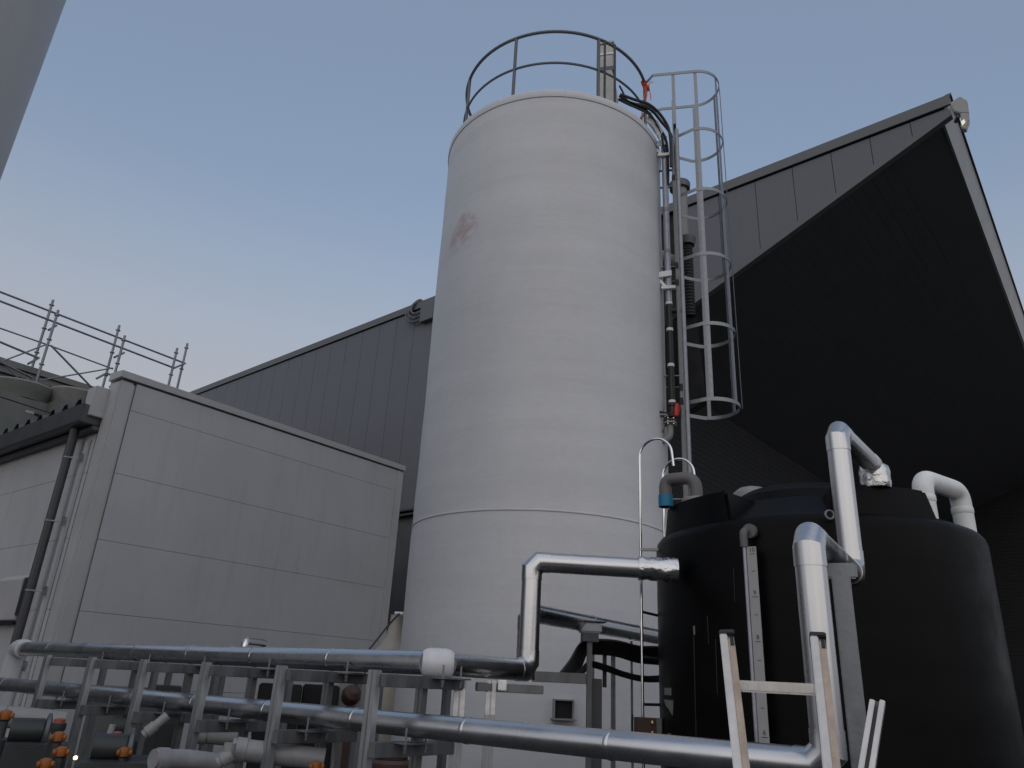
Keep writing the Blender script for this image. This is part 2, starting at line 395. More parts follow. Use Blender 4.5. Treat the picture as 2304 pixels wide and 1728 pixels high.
# ================= CAGED LADDER =================
lo = SILO_C
ra = Vector((.976, -.218, 0)).normalized(); ta = Vector((.218, .976, 0)).normalized()
def LP(r, t, z): return SILO_C + ra*r + ta*t + Z*z
cl = thing('caged_ladder', 'tall galvanised access ladder with safety cage on the right side of the silo', 'ladder', LP(2.0, 0, .2))
for s_ in (-1, 1):
    build(MB().vbar(LP(1.93, s_*.21, .2), CZ+9.12 if s_ > 0 else S(1453, 240, 9.35).z, .05, .028, ra), 'stile', GALV, cl, 0)
for k in range(30):
    build(MB().cyl(LP(1.93, -.2, .5+k*.3), LP(1.93, .2, .5+k*.3), .013, 8), 'rung', GALV, cl)
for k in range(5):
    z = 2.3+k*1.7
    b_ = MB()
    for s_ in (-1, 1): b_.bar(LP(1.67, s_*.21, z), LP(1.93, s_*.21, z), .04, .012)
    build(b_, 'wall_bracket', GALV, cl, 0)
zh = [CZ+3.594+1.1*k for k in range(5)]
for z in zh:
    p = [LP(1.93, -.23, z)]+[LP(2.27, 0, z)+ra*.385*math.cos(rad(a))+ta*.385*math.sin(rad(a)) for a in range(-100, 101, 10)]+[LP(1.93, .23, z)]
    build(MB().strip(p, Z, .052, .008), 'cage_hoop', GALV, cl, 30)
z = CZ+9.12
p = [ringp(71.0, 10.81), LP(1.62, -.40, z)]+[LP(2.27, 0, z)+ra*.385*math.cos(rad(a))+ta*.385*math.sin(rad(a)) for a in range(-90, 91, 10)]+[LP(1.75, .38, z), LP(1.5, .45, z)]
build(MB().strip(p, Z, .052, .01), 'cage_hoop', GALV, cl, 30)
z0, z1 = zh[0], CZ+9.12
for a in (-90, -32, 32, 90):
    q = LP(2.27, 0, 0)+ra*.378*math.cos(rad(a))+ta*.378*math.sin(rad(a))
    tn = (-ra*math.sin(rad(a))+ta*math.cos(rad(a)))
    build(MB().box((q.x, q.y, (z0+z1)/2), (.05, .007, z1-z0+.05), tn, Z.cross(tn), Z), 'cage_bar', GALV, cl, 0)
zj = S(1453, 245, 9.35).z
build(MB().box(LP(1.93, -.385, (zj-.1+CZ+9.12)/2), (.05, .012, CZ+9.12-zj+.1), ra, ta, Z), 'cage_bar', GALV, cl, 0)
build(MB().bar(LP(1.93, -.20, zj-.05), LP(1.93, -.39, zj-.05), .04, .02), 'cage_bar', GALV, cl, 0)
q1, q2 = LP(2.66, -.02, CZ+9.05), LP(2.68, -.02, zh[0]-.02)
o = build(MB().cyl(q1, q2, .006, 6), 'steel_wire', GALV_D, loc=q2); tag(o, 'thin wire hanging down along the outside of the ladder cage', 'wire')

# ================= pipes running down the silo beside the ladder =================
def vrun(name, label, cat, x0, y0, x1, y1, d, r, m_, group=None, extra=None):
    a, b = S(x0, y0, d), S(x1, y1, d); b.x, b.y = a.x, a.y
    t = thing(name, label, cat, b, group); build(MB().cyl(b, a, r, 14), 'tube', m_, t); return t, a, b
t1, a, b = vrun('sight_tube', 'clear plastic pipe with a black lower length strapped to the silo', 'pipe', 1434, 296, 1440, 652, 9.52, .045, CPVC)
for yy in (455, 545): build(MB().lathe([(.048, -.03), (.05, 0), (.048, .03)], Vector((a.x, a.y, S(1434, yy, 9.52).z)), 14), 'coupling', GPVC_L, t1)
e1 = S(1436, 655, 9.52); e2 = S(1445, 880, 9.52); e1.x, e1.y = a.x, a.y; e2.x, e2.y = a.x, a.y
lw = build(MB().cyl(e2, e1, .043, 14), 'lower_tube', RUB, t1)
for yy in (656, 713, 790, 869):
    z = S(1440, yy, 9.52).z; build(MB().lathe([(.046, -.022), (.048, 0), (.046, .022)], Vector((a.x, a.y, z)), 14), 'white_band', WPVC, t1)
zt = S(1440, 672, 9.52).z
build(MB().cyl(Vector((a.x, a.y, zt)), Vector((a.x, a.y, zt))+Vector((.15, -.02, 0)), .035, 12), 'side_outlet', RUB, t1)
for i, (yy) in enumerate((315, 600)):
    z = S(1420, yy, 9.4).z; pc = Vector((a.x, a.y, z)); dd = (SILO_C-pc); dd.z = 0; dd.normalize(); tt = Z.cross(dd)
    bk = thing('pipe_bracket', ['white plastic bracket clamping the pipes near the top of the silo', 'white plastic bracket clamping the pipes halfway down the silo'][i], 'bracket', pc, 'white brackets on the silo pipes')
    pp = pc-dd*.0-tt*.0
    nrm = -Vector((pc.x, pc.y, 0)).normalized(); rt = Vector((-nrm.y, nrm.x, 0))
    build(MB().box(pc+nrm*.07-rt*.08+Z*.08, (.26, .02, .09), (rt+Z*.12).normalized(), nrm, Z), 'plate', WPVC, bk, 0, bevel=.004)
    build(MB().box(pc+nrm*.055+rt*.02-Z*.13, (.24, .05, .05), rt, nrm, Z), 'lower_arm', WPVC, bk, 0, bevel=.004)
    build(MB().bar(pc+nrm*.03-rt*.15+Z*.04, pc+nrm*.03-rt*.02-Z*.13, .04, .04), 'web', WPVC, bk, 0)
    build(MB().lathe([(.052, -.012), (.058, 0), (.052, .012)], pc-Z*.12, 14), 'clamp', GALV, bk)
t2, a2, b2 = vrun('conduit', 'pale thin conduit running down the silo between the clear pipe and the ladder', 'conduit', 1452, 300, 1471, 1095, 9.42, .02, GPVC_L)
for yy in (385, 575, 612, 838, 868): build(MB().lathe([(.024, -.05), (.028, 0), (.024, .05)], Vector((a2.x, a2.y, S(1455, yy, 9.42).z)), 10), 'joint', RUB, t2)
vrun('conduit', 'grey conduit directly beside the ladder stile, second of the two conduits', 'conduit', 1461, 280, 1477, 1095, 9.30, .03, GALV)
# red-handled valve and flanged elbows
rv = thing('ball_valve', 'black ball valve with a red handle at the foot of the clear silo pipe', 'valve', e2)
build(MB().lathe([(.05, -.16), (.07, -.14), (.07, -.09), (.055, -.08), (.055, 0), (.068, .01), (.068, .05), (.045, .06)], e2, 14), 'body', mat('maroon_black_plastic', (.03, .012, .015), .4), rv)
hd = S(1462, 886, 9.35)
build(MB().lathe([(.02, -.09), (.03, -.08), (.038, 0), (.03, .08), (.02, .09)], hd, 8, Vector((.1, 0, 1))), 'handle', RED, rv)
for i, (x, y, dx) in enumerate(((1429, 897, -.12), (1447, 912, -.02))):
    c = S(x, y, 9.4); fl = thing('flanged_elbow', ['pale flanged elbow curving into the silo, left one below the red valve', 'pale flanged elbow curving into the silo, right one below the red valve'][i], 'pipe elbow', c, 'flanged elbows below the red valve')
    build(MB().lathe([(.085, -.03), (.09, -.025), (.09, -.008), (.085, -.005)], c, 20), 'flange', GPVC_L, fl)
    build(MB().lathe([(.085, .005), (.09, .008), (.09, .025), (.085, .03)], c, 20), 'flange', MACH, fl)
    dd = (SILO_C-c); dd.z = 0; dd.normalize(); rt = Vector((-c.y, c.x, 0)).normalized()
    end = c+dd*.12+rt*.16-Z*.26
    build(MB().tube(fillet([c-Z*.02, c-Z*.24, end+dd*.1], .12, 8), .042, 14), 'bend', GPVC_L, fl)
    bo = MB()
    for k in range(6):
        q = c+Vector((math.cos(k*1.047)*.072, math.sin(k*1.047)*.072, 0)); bo.cyl(q-Z*.045, q+Z*.045, .011, 6)
    build(bo, 'bolts', INOX, fl)
# cable bundle over the rim
cb = [[(1338, 206, 9.0), (1362, 222, 9.1), (1400, 232, 9.2), (1428, 262, 9.35), (1452, 300, 9.45), (1456, 380, 9.45)],
      [(1336, 214, 9.0), (1365, 228, 9.1), (1396, 240, 9.2), (1418, 268, 9.35), (1440, 310, 9.45), (1443, 400, 9.5)],
      [(1340, 204, 8.9), (1370, 215, 9.0), (1404, 227, 9.1), (1432, 255, 9.25), (1447, 290, 9.35), (1450, 360, 9.35)],
      [(1345, 219, 9.0), (1376, 234, 9.1), (1405, 250, 9.2), (1426, 285, 9.35), (1436, 330, 9.45)],
      [(1338, 185, 8.95), (1346, 200, 9.0), (1354, 216, 9.05), (1375, 225, 9.1), (1410, 240, 9.2)]]
for i, c in enumerate(cb):
    pts = smoothline([S(*q) for q in c], 6)
    o = build(MB().tube([p_ for p_ in pts], .022 if i < 3 else .014, 8), 'black_hose', RUB, loc=pts[0])
    tag(o, 'black hose in the bundle that bends over the silo rim to the ladder', 'hose', 'black hoses over the silo rim')
fl_ = MB(); a_ = S(1402, 250, 9.3)
import itertools
rows = [[S(1400, 248, 9.30), S(1420, 262, 9.35), S(1432, 285, 9.4)], [S(1396, 262, 9.22), S(1412, 276, 9.27), S(1424, 300, 9.34)], [S(1404, 272, 9.3), S(1416, 290, 9.34), S(1430, 312, 9.4)]]
for i in range(2):
    for j in range(2):
        q = [rows[i][j], rows[i][j+1], rows[i+1][j+1], rows[i+1][j]]
        nn = Vector((0, -.012, 0)); fl_.add(q+[v+nn for v in q], [(0, 1, 2, 3), (7, 6, 5, 4), (0, 4, 5, 1), (1, 5, 6, 2), (2, 6, 7, 3), (3, 7, 4, 0)])
o = build(fl_, 'plastic_sheet', WRAP, loc=a_, ang=60); tag(o, 'crumpled clear plastic wrapping under the hoses at the silo rim', 'plastic wrap')

# vent pipes behind the ladder
vp = S(1468, 400, 11.6); vt = thing('vent_pipe', 'grey vent pipe with a wide rim behind the ladder', 'pipe', (vp.x, vp.y, 8))
vr = .13
vlo = S(1475, 575, 11.6).z; vin = SILO_C-Vector((vp.x, vp.y, 0)); vin.z = 0; vin = vin.normalized()*(vin.length-SILO_R+.05)
build(MB().tube(fillet([Vector((vp.x, vp.y, vp.z)), Vector((vp.x, vp.y, vlo)), Vector((vp.x, vp.y, vlo))+vin], .2, 6), vr, 20), 'tube', GPVC_L, vt)
build(MB().lathe([(vr, -.12), (vr+.05, -.1), (vr+.06, .0), (vr+.05, .03)], vp, 24), 'rim', GALV_D, vt)
hp = S(1483, 520, 11.3); ht = thing('flexible_duct', 'black ribbed flexible duct hanging under a grey collar behind the ladder', 'duct', (hp.x, hp.y, 2))
build(MB().lathe([(.13, -.1), (.15, -.02), (.16, .03), (.12, .06)], hp, 20), 'collar', GALV_D, ht)
pr = []
for k in range(46): pr.append((.10 if k % 2 else .085, -.1-k*.03))
build(MB().lathe(pr[::-1], hp, 16), 'bellows', RUB, ht)
dk = MB(); zb = hp.z-1.4
dk.prism([(-.12, 0), (.10, 0), (.20, -1.5), (-.12, -1.7)], Vector((hp.x, hp.y, zb)), Vector((hp.y, -hp.x, 0)).normalized(), Z, Vector((hp.x, hp.y, 0)).normalized()*.3)
build(dk, 'hopper', BLK, ht, 0)

# ================= MAIN BUILDING (slate panels, dark canopy) =================
HB = 1.7+10.33
mbd = thing('factory_hall', 'slate grey factory hall with a black sloping canopy at its right corner', 'building', Bp(10, 13, 0))
def soffz(s): return CZ+9.845-.4368*(s-1.394)
# panels with open joints over a dark backing
bk = MB()
poly = [(1.30, soffz(1.30)+.1), (1.30, HB-.02), (40, HB-.02), (40, 0), (8.1, 0), (8.1, soffz(8.1)+.0)]
bk.prism([(s, z) for s, z in poly], Nb*13.06, Wb, Z, Nb*.18)
build(bk, 'wall_backing', BLK, mbd, 0)
pn = MB(); s0 = 1.26
edges = [1.26, 1.90, 2.61, 3.34, 4.11, 4.90, 5.72, 6.55]
for i in range(len(edges)-1):
    a, b = edges[i]+.006, edges[i+1]-.006
    pn.prism([(a, soffz(a)+.11), (a, HB-.25), (b, HB-.25), (b, soffz(b)+.11)], Nb*13, Wb, Z, Nb*.06)
ZL = SP(880, 1110, 13, 41.2).z
s = 8.1
while s < 40:
    a, b = s+.006, min(40, s+.8)-.006
    pn.prism([(a, ZL+.02), (a, HB-.25), (b, HB-.25), (b, ZL+.02)], Nb*13, Wb, Z, Nb*.06); s += .8
build(pn, 'wall_panels', FAC, mbd, 0)
lwp = MB(); s = 8.1
while s < 40:
    a, b = s+.006, min(40, s+1.6)-.006
    lwp.prism([(a, .02), (a, ZL-.02), (b, ZL-.02), (b, .02)], Nb*13.01, Wb, Z, Nb*.05); s += 1.6
build(lwp, 'lower_panels', mat('lower_grey_panels', (.11, .11, .115), .5, 0, .1, 1.5, grime=.2), mbd, 0)
build(MB().box(Bp(24, 12.93, ZL+.06), (31.9, .22, .05), Wb, Nb, Z).box(Bp(24, 12.93, ZL-.05), (31.9, .16, .05), Wb, Nb, Z), 'ledge_flashing', GUT, mbd, 0)
cp = MB().prism([(12.95, HB-.215), (12.95, HB), (13.5, HB), (13.5, HB-.03), (13.0, HB-.03), (13.0, HB-.215)], Wb*1.2, Nb, Z, Wb*38.8)
build(cp, 'parapet_flashing', FACT, mbd, 0)
# slanted trim along the canopy front edge
tr = MB(); tr.prism([(1.23, soffz(1.23)-.03), (1.23, soffz(1.23)+.11), (6.62, soffz(6.62)+.11), (6.62, soffz(6.62)-.03)], Nb*12.97, Wb, Z, Nb*.14)
build(tr, 'canopy_edge_trim', FACT, mbd, 0)
# side fascia running away
SH = .03                                     # the side edge is not quite square to the front
def sq_(n): return SH*(n-13)
sf = MB(); k = 13.0
zt_, zb_ = HB-.02, soffz(1.39)-.02
while k < 36.9:
    a, b = k+.004, min(k+4, 36.9)
    v = []
    for n_ in (a, b):
        o_ = sq_(n_); v += [Bp(1.20+o_, n_, zt_), Bp(1.24+o_, n_, zt_), Bp(1.41+o_, n_, zb_), Bp(1.37+o_, n_, zb_)]
    sf.add(v, [(0, 1, 2, 3), (7, 6, 5, 4), (0, 4, 5, 1), (1, 5, 6, 2), (2, 6, 7, 3), (3, 7, 4, 0)]); k += 4
build(sf, 'side_fascia', mat('pale_fascia', (.34, .34, .34), .4, .1, .08, 2), mbd, 0)
v = []
for n_ in (12.96, 36.9):
    o_ = sq_(n_); v += [Bp(1.17+o_, n_, HB-.03), Bp(1.27+o_, n_, HB-.03), Bp(1.27+o_, n_, HB+.02), Bp(1.17+o_, n_, HB+.02)]
build(MB().add(v, [(0, 1, 2, 3), (7, 6, 5, 4), (0, 4, 5, 1), (1, 5, 6, 2), (2, 6, 7, 3), (3, 7, 4, 0)]), 'side_flashing', GUT, mbd, 0)
# ribbed soffit
sfm = MB()
s = 2.12
while s < 8.0:
    b = min(s+.2, 8.1)
    sfm.prism([(s, soffz(s)), (s, soffz(s)+.05), (b-.008, soffz(b-.008)+.05), (b-.008, soffz(b-.008))], Nb*13.11, Wb, Z, Nb*23.8); s += .2
v = []
for n_ in (13.12, 36.87):
    e_ = 1.40+sq_(n_); v += [Bp(e_, n_, soffz(e_)+.004), Bp(8.25, n_, soffz(8.25)+.004), Bp(8.25, n_, soffz(8.25)+.09), Bp(e_, n_, soffz(e_)+.09)]
sfm.add(v, [(0, 1, 2, 3), (7, 6, 5, 4), (0, 4, 5, 1), (1, 5, 6, 2), (2, 6, 7, 3), (3, 7, 4, 0)])
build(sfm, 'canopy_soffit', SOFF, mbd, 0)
dw = MB().prism([(8.112, 0), (8.112, soffz(8.112)+.03), (8.3, soffz(8.3)+.03), (8.3, 0)], Nb*13.2, Wb, Z, Nb*23.97)
zz = 0.02
while zz < soffz(8.1)-.1:
    dw.box(Bp(8.15, 25, zz+.07), (.1, 23.5, .138), Wb, Nb, Z); zz += .145
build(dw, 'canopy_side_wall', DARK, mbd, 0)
dw = MB().prism([(-6, 0), (-6, HB-.1), (2.1, HB-.1), (2.1, soffz(2.1)+.04), (8.1, soffz(8.1)+.04), (8.1, 0)], Nb*36.82, Wb, Z, Nb*.3); zz = .02
while zz < 11.6:
    sl = min(8.0, (CZ+9.845-zz-.16)/.4368+1.394)
    dw.box(Bp((sl-6)/2, 36.86, zz+.07), (sl+6, .1, .13), Wb, Nb, Z); zz += .15
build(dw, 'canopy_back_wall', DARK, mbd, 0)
rf = MB().prism([(2.1, HB-.1), (2.1, HB-.05), (40, HB-.05), (40, HB-.1)], Nb*13.25, Wb, Z, Nb*23.5)
build(rf, 'roof', GUT, mbd, 0)

# floodlight on the canopy corner
fp = Bp(.98, 12.9, S(2075, 250, 13).z)
fpx = S(2078, 248, 12.9)
fd = thing('floodlight', 'white floodlight fixed to the upper right corner of the factory hall', 'lamp', fpx)
ax1 = (S(2090, 225, 12.9)-S(2060, 285, 12.9)); 
lx = Vector((fpx.y, -fpx.x, 0)).normalized(); ly = Vector((fpx.x, fpx.y, 0)).normalized()
dn = (Z*-.85-ly*.35+lx*.2).normalized(); sx = dn.cross(ly).normalized(); sy = dn.cross(sx)
PWH = mat('white_lamp_paint', (.42, .42, .40), .4, 0, .05, 5)
fx = Uv.cross(-Fv)*-1 if False else lx; fz = (Z - ly*.25).normalized(); fy = fx.cross(fz)
build(MB().prism([(-.14, .26), (.03, .32), (.12, .19), (.10, -.03), (-.03, .02), (-.11, .09)], fpx-ly*.05, fx, fz, ly*.16), 'housing', PWH, fd, 0, bevel=.012)
build(MB().prism([(-.02, .0), (.10, -.05), (.09, -.17), (.01, -.33), (-.06, -.27), (-.03, -.14)], fpx-ly*.08, fx, fz, ly*.13), 'lamp_head', PWH, fd, 0, bevel=.012)
build(MB().prism([(-.035, -.17), (.02, -.15), (.025, -.21), (-.03, -.25)], fpx-ly*.09, fx, fz, ly*.02), 'lens', LENS, fd, 0)
build(MB().bar(fpx-lx*.05, Bp(1.2, 13.05, fpx.z+.05), .05, .05), 'bracket', GALV_D, fd, 0)

# junction box with looped conduits on the parapet left of the silo
jb = SP(925, 676, 12.9, 41.2); jt = thing('junction_box', 'grey junction box with three looped conduits on the slate parapet left of the silo', 'junction box', jb)
build(MB().box(jb, (.55, .14, .5), Wb, Nb, Z), 'box', FACT, jt, 0, bevel=.01)
for k in range(3):
    p_ = [jb+Wb*.27+Z*(.12-.14*k), jb+Wb*(.5+.08*k)+Z*(.12-.14*k)]
    p_ = smoothline([jb+Wb*.25+Z*(.14-.13*k), jb+Wb*(.50+.06*k)+Z*(.10-.12*k)-Nb*.03, jb+Wb*(.72+.1*k)+Z*(.25-.06*k)-Nb*.04, jb+Wb*(.70+.06*k)+Z*(.45-.02*k), jb+Wb*(.55-.02*k)+Z*(.56+.03*k)+Nb*.1, jb+Wb*.5+Z*.4+Nb*.4], 6)
    build(MB().tube(p_, .035, 8), 'conduit_loop', GALV_D, jt)

# ================= LEFT ANNEXE =================
U1, V1 = 13*math.cos(rad(21.98)), 13*math.cos(rad(68.02))
ZT = CZ+4.41
vl = 14.0
an = thing('factory_annexe', 'low factory annexe clad in wide pale horizontal panels on the left', 'building', UVp(U1+4, V1+4, 0))
seams = [0, CZ-.36, CZ+.69, CZ+1.735, CZ+2.77, CZ+3.81, ZT-.14]
VE = V1+ (Vector((math.sin(rad(-8.06)), math.cos(rad(-8.06)), 0))*1).dot(Vd)*0
# length of the end wall: to azimuth -8.06
tL = 0
for i in range(4000):
    p_ = UVp(U1, V1+i*.005, 0)
    if math.degrees(math.atan2(p_.x, p_.y)) > -8.06: tL = i*.005; break
ew = MB(); lwm = MB()
for i in range(len(seams)-1):
    a, b = seams[i]+.003, seams[i+1]-.003
    ew.box(UVp(U1+.05, V1+.262+(tL-.475)/2, (a+b)/2), (.1, tL-.475, b-a), Ud, Vd, Z)
build(ew, 'end_wall_panels', PANEL, an, 0)
build(MB().box(UVp(U1+.2, V1+tL/2, ZT/2-.05), (.25, tL-.1, ZT-.1), Ud, Vd, Z), 'wall_backing', GUT, an, 0)
# corner trims
ct_ = MB(); ct_.box(UVp(U1+.165, V1+.12, (ZT-.13)/2), (.35, .27, ZT-.15), Ud, Vd, Z)
build(ct_, 'corner_trim', TRIM, an, 0, bevel=.04)
build(MB().box(UVp(U1+.165, V1+tL-.1, (ZT-.13)/2), (.36, .22, ZT-.15), Ud, Vd, Z), 'corner_trim', TRIM, an, 0, bevel=.02)
cpz = MB().prism([(-.03, -.11), (-.035, 0), (.40, .03), (.40, -.11)], UVp(U1, V1-.03, ZT), Ud, Z, Vd*(tL+.06))
build(cpz, 'coping', TRIM, an, 0)
# eave wall going left
ZE = SP(158, 916, V1-.3, 39).z+.02
lw_ = MB()
for i in range(5):
    a, b = seams[i]+.003, (seams[i+1] if i < 4 else ZE)-.003
    if i == 4: b = ZE
    if b <= a: continue
    lw_.box(UVp(U1+.42+6, V1+.07, (a+b)/2), (12, .1, b-a), Ud, Vd, Z)
build(lw_, 'eave_wall_panels', PANEL, an, 0)
build(MB().box(UVp(U1+6.4, V1+.22, ZE/2), (12, .18, ZE), Ud, Vd, Z), 'wall_backing', BLK, an, 0)
build(MB().box(UVp(U1+6.4, V1+tL-.1, ZE/2), (12, .18, ZE), Ud, Vd, Z), 'rear_wall', PANEL, an, 0)
# vertical shadow joint strip next to the trim
build(MB().box(UVp(U1+.62, V1+.005, ZE/2-.1), (.16, .05, ZE-.2), Ud, Vd, Z), 'cover_strip', PANEL, an, 0, bevel=.02)
# gutter
gtop = SP(178, 873, V1-.3, 39).z; gbot = SP(158, 916, V1-.3, 39).z
gz = gbot+.02; GH = gtop-gz
gt = MB().prism([(-.32, GH), (-.30, .02), (-.27, -.02), (0.0, -.02), (0.0, GH), (-.02, GH), (-.02, .0), (-.27, .0), (-.30, GH)], UVp(U1+.36, V1, gz), Vd, Z, Ud*12)
gt.box(UVp(U1+.35, V1-.15, gz+GH/2-.01), (.02, .30, GH), Ud, Vd, Z)
gutter = build(gt, 'gutter', GUT, an, 0)
build(MB().box(UVp(U1+6.3, V1-.02, gz-.07), (12, .2, .06), Ud, Vd, Z), 'eave_soffit', GUT, an, 0)
# folded-plate roof with crests showing over the gutter
rfm = MB(); x = U1+.4; pts = []
while x < U1+12:
    pts += [(x, 0), (x+.10, 0), (x+.18, .13), (x+.30, .13), (x+.40, 0)]; x += .5
up = [(p_[0], p_[1]) for p_ in pts]; dn_ = [(p_[0], p_[1]-.01) for p_ in pts][::-1]
rfm.prism(up+dn_, UVp(0, V1-.29, gz+GH-.005), Ud, Z, Vd*(tL-.3)+Z*.2)
build(rfm, 'folded_roof', mat('roof_metal', (.10, .105, .11), .45, .3, .15, 2), an, 0)
bk2 = S(215, 860, 12.95)
o = build(MB().box(UVp(U1+.42, V1-.02, bk2.z+.02), (.3, .42, .5), Ud, Vd, Z), 'eave_end_box', TRIM, an, 0, bevel=.01)

# downpipe
dpx = UVp(U1+.84, V1-.16, 0); dd = thing('downpipe', 'dark round rainwater downpipe on the left annexe wall', 'downpipe', (dpx.x, dpx.y, .1))
build(MB().cyl(dpx+Z*.05, dpx+Z*(gz+.0), .065, 18), 'pipe', DPIPE, dd)
build(MB().lathe([(.066, -.5), (.07, -.48), (.07, 0), (.085, .06)], dpx+Z*(gz-.02), 18), 'outlet_socket', GUT, dd)
for z in (CZ+3.02, CZ+2.0, CZ+.95, CZ-.1, .6):
    bb = MB().lathe([(.068, -.015), (.074, -.01), (.074, .01), (.068, .015)], dpx+Z*z, 18)
    bb.bar(dpx+Z*z-Ud*.06, dpx+Z*z-Ud*.24+Vd*.10, .015, .02); bb.box(dpx+Z*z-Ud*.25+Vd*.10, (.02, .05, .14), Ud, Vd, Z)
    build(bb, 'clip', GALV, dd, 30)
# exhaust hood
hc = SP(22, 1290, V1-.12, 39)
ho = thing('exhaust_hood', 'pale box-shaped exhaust hood low on the annexe wall at the left edge', 'vent hood', hc)
build(MB().prism([(-.0, .36), (-.0, -.38), (-.12, -.34), (-.16, .26)], hc-Ud*.42+Vd*.12, Vd, Z, Ud*1.1), 'hood', TRIM, ho, 0, bevel=.01)
build(MB().box(hc-Ud*.44+Vd*.05, (.03, .15, .56), Ud, Vd, Z), 'side_plate', GUT, ho, 0)
build(MB().box(hc+Ud*.1-Z*.385+Vd*.06, (.9, .10, .03), Ud, Vd, Z), 'outlet_grille', BLK, ho, 0)

# air-conditioning units on the annexe roof
def ac(x0, x1, ytop, ybot, d, label, fanx, fany, fr_):
    c = S((x0+x1)/2, (ytop+ybot)/2, d); a = S(x0, ytop, d); b = S(x1, ybot, d)
    wd = abs((b-a).dot(Ud*-.55+Vd*.83)); hgt = a.z-b.z+.6
    bot = gz+.3
    top = S((x0+x1)/2, ytop, d).z
    t = thing('condenser_unit', label, 'air conditioner', (c.x, c.y, bot), 'condenser units on the annexe roof')
    ax, ay = Vd, Ud
    build(MB().box((c.x, c.y, (bot+top)/2), (wd, 1.1, top-bot), ax, ay, Z), 'casing', ACM, t, 0, bevel=.02)
    build(MB().box(Vector((c.x, c.y, bot+.12))-Ud*.56, (wd*.96, .02, .08), ax, ay, Z), 'base_rail', GALV_D, t, 0)
    fc = Vector((c.x, c.y, top))
    build(MB().lathe([(fr_*.78, 0), (fr_*.86, .12), (fr_, .26), (fr_*1.02, .30), (fr_*.98, .33), (fr_*.7, .33)], fc, 36), 'fan_shroud', ACL, t)
    return t, c, wd, top, bot
t, c, wd, top, bot = ac(-30, 88, 868, 945, 18.5, 'large grey rooftop condenser unit with round fan shroud at the left edge', 0, 0, .72)
lab = build(MB().box(Vector((c.x, c.y, top-.28))-Ud*.555+Vd*.08, (.16, .01, .055), Vd, Ud, Z), 'name_plate', BOARD, t, 0)
build(MB().box(Vector((c.x, c.y, top-.30))-Ud*.555+Vd*.26, (.16, .01, .05), Vd, Ud, Z), 'name_plate', BLK, t, 0)
ac(98, 195, 880, 960, 18.2, 'smaller grey rooftop condenser unit next to the annexe end wall', 0, 0, .52)
# loose cable over the units
pts = [S(-30, 850, 17.2), S(0, 857, 17.2), S(90, 886, 17.2), S(155, 905, 17.2), S(166, 912, 17.0)]
o = build(MB().tube(smoothline(pts, 5), .014, 6), 'roof_cable', RUB, loc=pts[0]); tag(o, 'thin black cable strung across the rooftop condenser units', 'cable')

# rear building with stepped cornice
rb0 = S(-60, 760, 24); 
def rbz(x, y): return S(x, y, 26).z
PU = 22.0     # plane distance along Ud
def SU(x, y, pu):
    r = ray(x, y); return Vector((0, 0, CZ)) + r*(pu/r.dot(Ud))
rtop = SU(100, 806, PU); rt2 = SU(200, 845, PU)
rb = thing('rear_building', 'pale building with a stepped cornice behind the rooftop condenser units', 'building', UVp(PU, 6, 0))
zt_ = (rtop.z+rt2.z)/2
c_ = MB()
for i, (dz, out, h) in enumerate(((0, .30, .16), (-.18, .22, .16), (-.36, .12, .12), (-.52, .26, .22))):
    c_.box(UVp(PU-out/2+.5, 2, zt_+dz-h/2), (out+1, 26, h), Ud, Vd, Z)
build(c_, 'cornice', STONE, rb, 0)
build(MB().box(UVp(PU+1.6, 2, (zt_-.75)/2), (2.2, 25.6, zt_-.75), Ud, Vd, Z), 'wall', mat('dark_rear_wall', (.10, .10, .10), .7, 0, .2, 1.5), rb, 0)  # wall in a darker grey than the cornice above
lpn = SU(128, 868, PU)
build(MB().box(UVp(PU+.47, lpn.dot(Vd), lpn.z), (.03, 1.6, .36), Ud, Vd, Z), 'window', mat('pale_window_blind', (.62, .64, .64), .4), rb, 0)

# scaffolding on the rear building
SCU = 23.4*.906
STEEL = mat('scaffold_tube', (.20, .215, .235), .45, .6, .2, 8)
sc_ = thing('scaffolding', 'galvanised tube scaffolding with rails and braces standing on the rear building roof', 'scaffolding', UVp(SCU, 6, 8))
def scp(x, y, back=0): return SU(x, y, SCU+back)
st_tops = [(126, 670, 0), (115, 648, .6), (270, 725, 0), (258, 703, .6), (383, 752, 0), (405, 742, .6), (-10, 600, 0)]
offs = {}
for i, (x, y, bk_) in enumerate(st_tops):
    p_ = scp(x, y, bk_)
    b_ = MB().cyl(Vector((p_.x, p_.y, 7.2)), p_, .035, 10)
    for k in range(8):
        b_.lathe([(.03, -.012), (.066, -.01), (.066, .01), (.03, .012)], p_-Z*(.16+k*.72), 8)
    build(b_, 'standard', STEEL, sc_)
def sbar(x0, y0, x1, y1, b0=0, b1=0, r=.03, nm='ledger'):
    build(MB().cyl(scp(x0, y0, b0), scp(x1, y1, b1), r, 8), nm, STEEL, sc_)
sbar(-40, 615, 400, 785, .6, .6); sbar(-40, 635, 376, 795); sbar(-40, 695, 106, 746, .6, .6, .022)
sbar(-40, 722, 82, 773); sbar(-40, 762, 70, 816); sbar(106, 746, 244, 797, .6, .6, .022)
for (x0, y0, x1, y1) in ((105, 713, 122, 703), (247, 772, 268, 762), (374, 796, 400, 785), (61, 786, 84, 773), (208, 818, 230, 806), (230, 806, 244, 812)):
    sbar(x0, y0, x1, y1, 0, .6 if x1-x0 > 14 and y0 < 800 else 0, .03, 'transom')
sbar(-20, 790, 103, 743, 0, 0, .02, 'brace'); sbar(110, 746, 225, 865, 0, 0, .028, 'brace'); sbar(85, 822, 244, 795, 0, 0, .02, 'brace'); sbar(-30, 745, 70, 850, 0, 0, .02, 'brace')

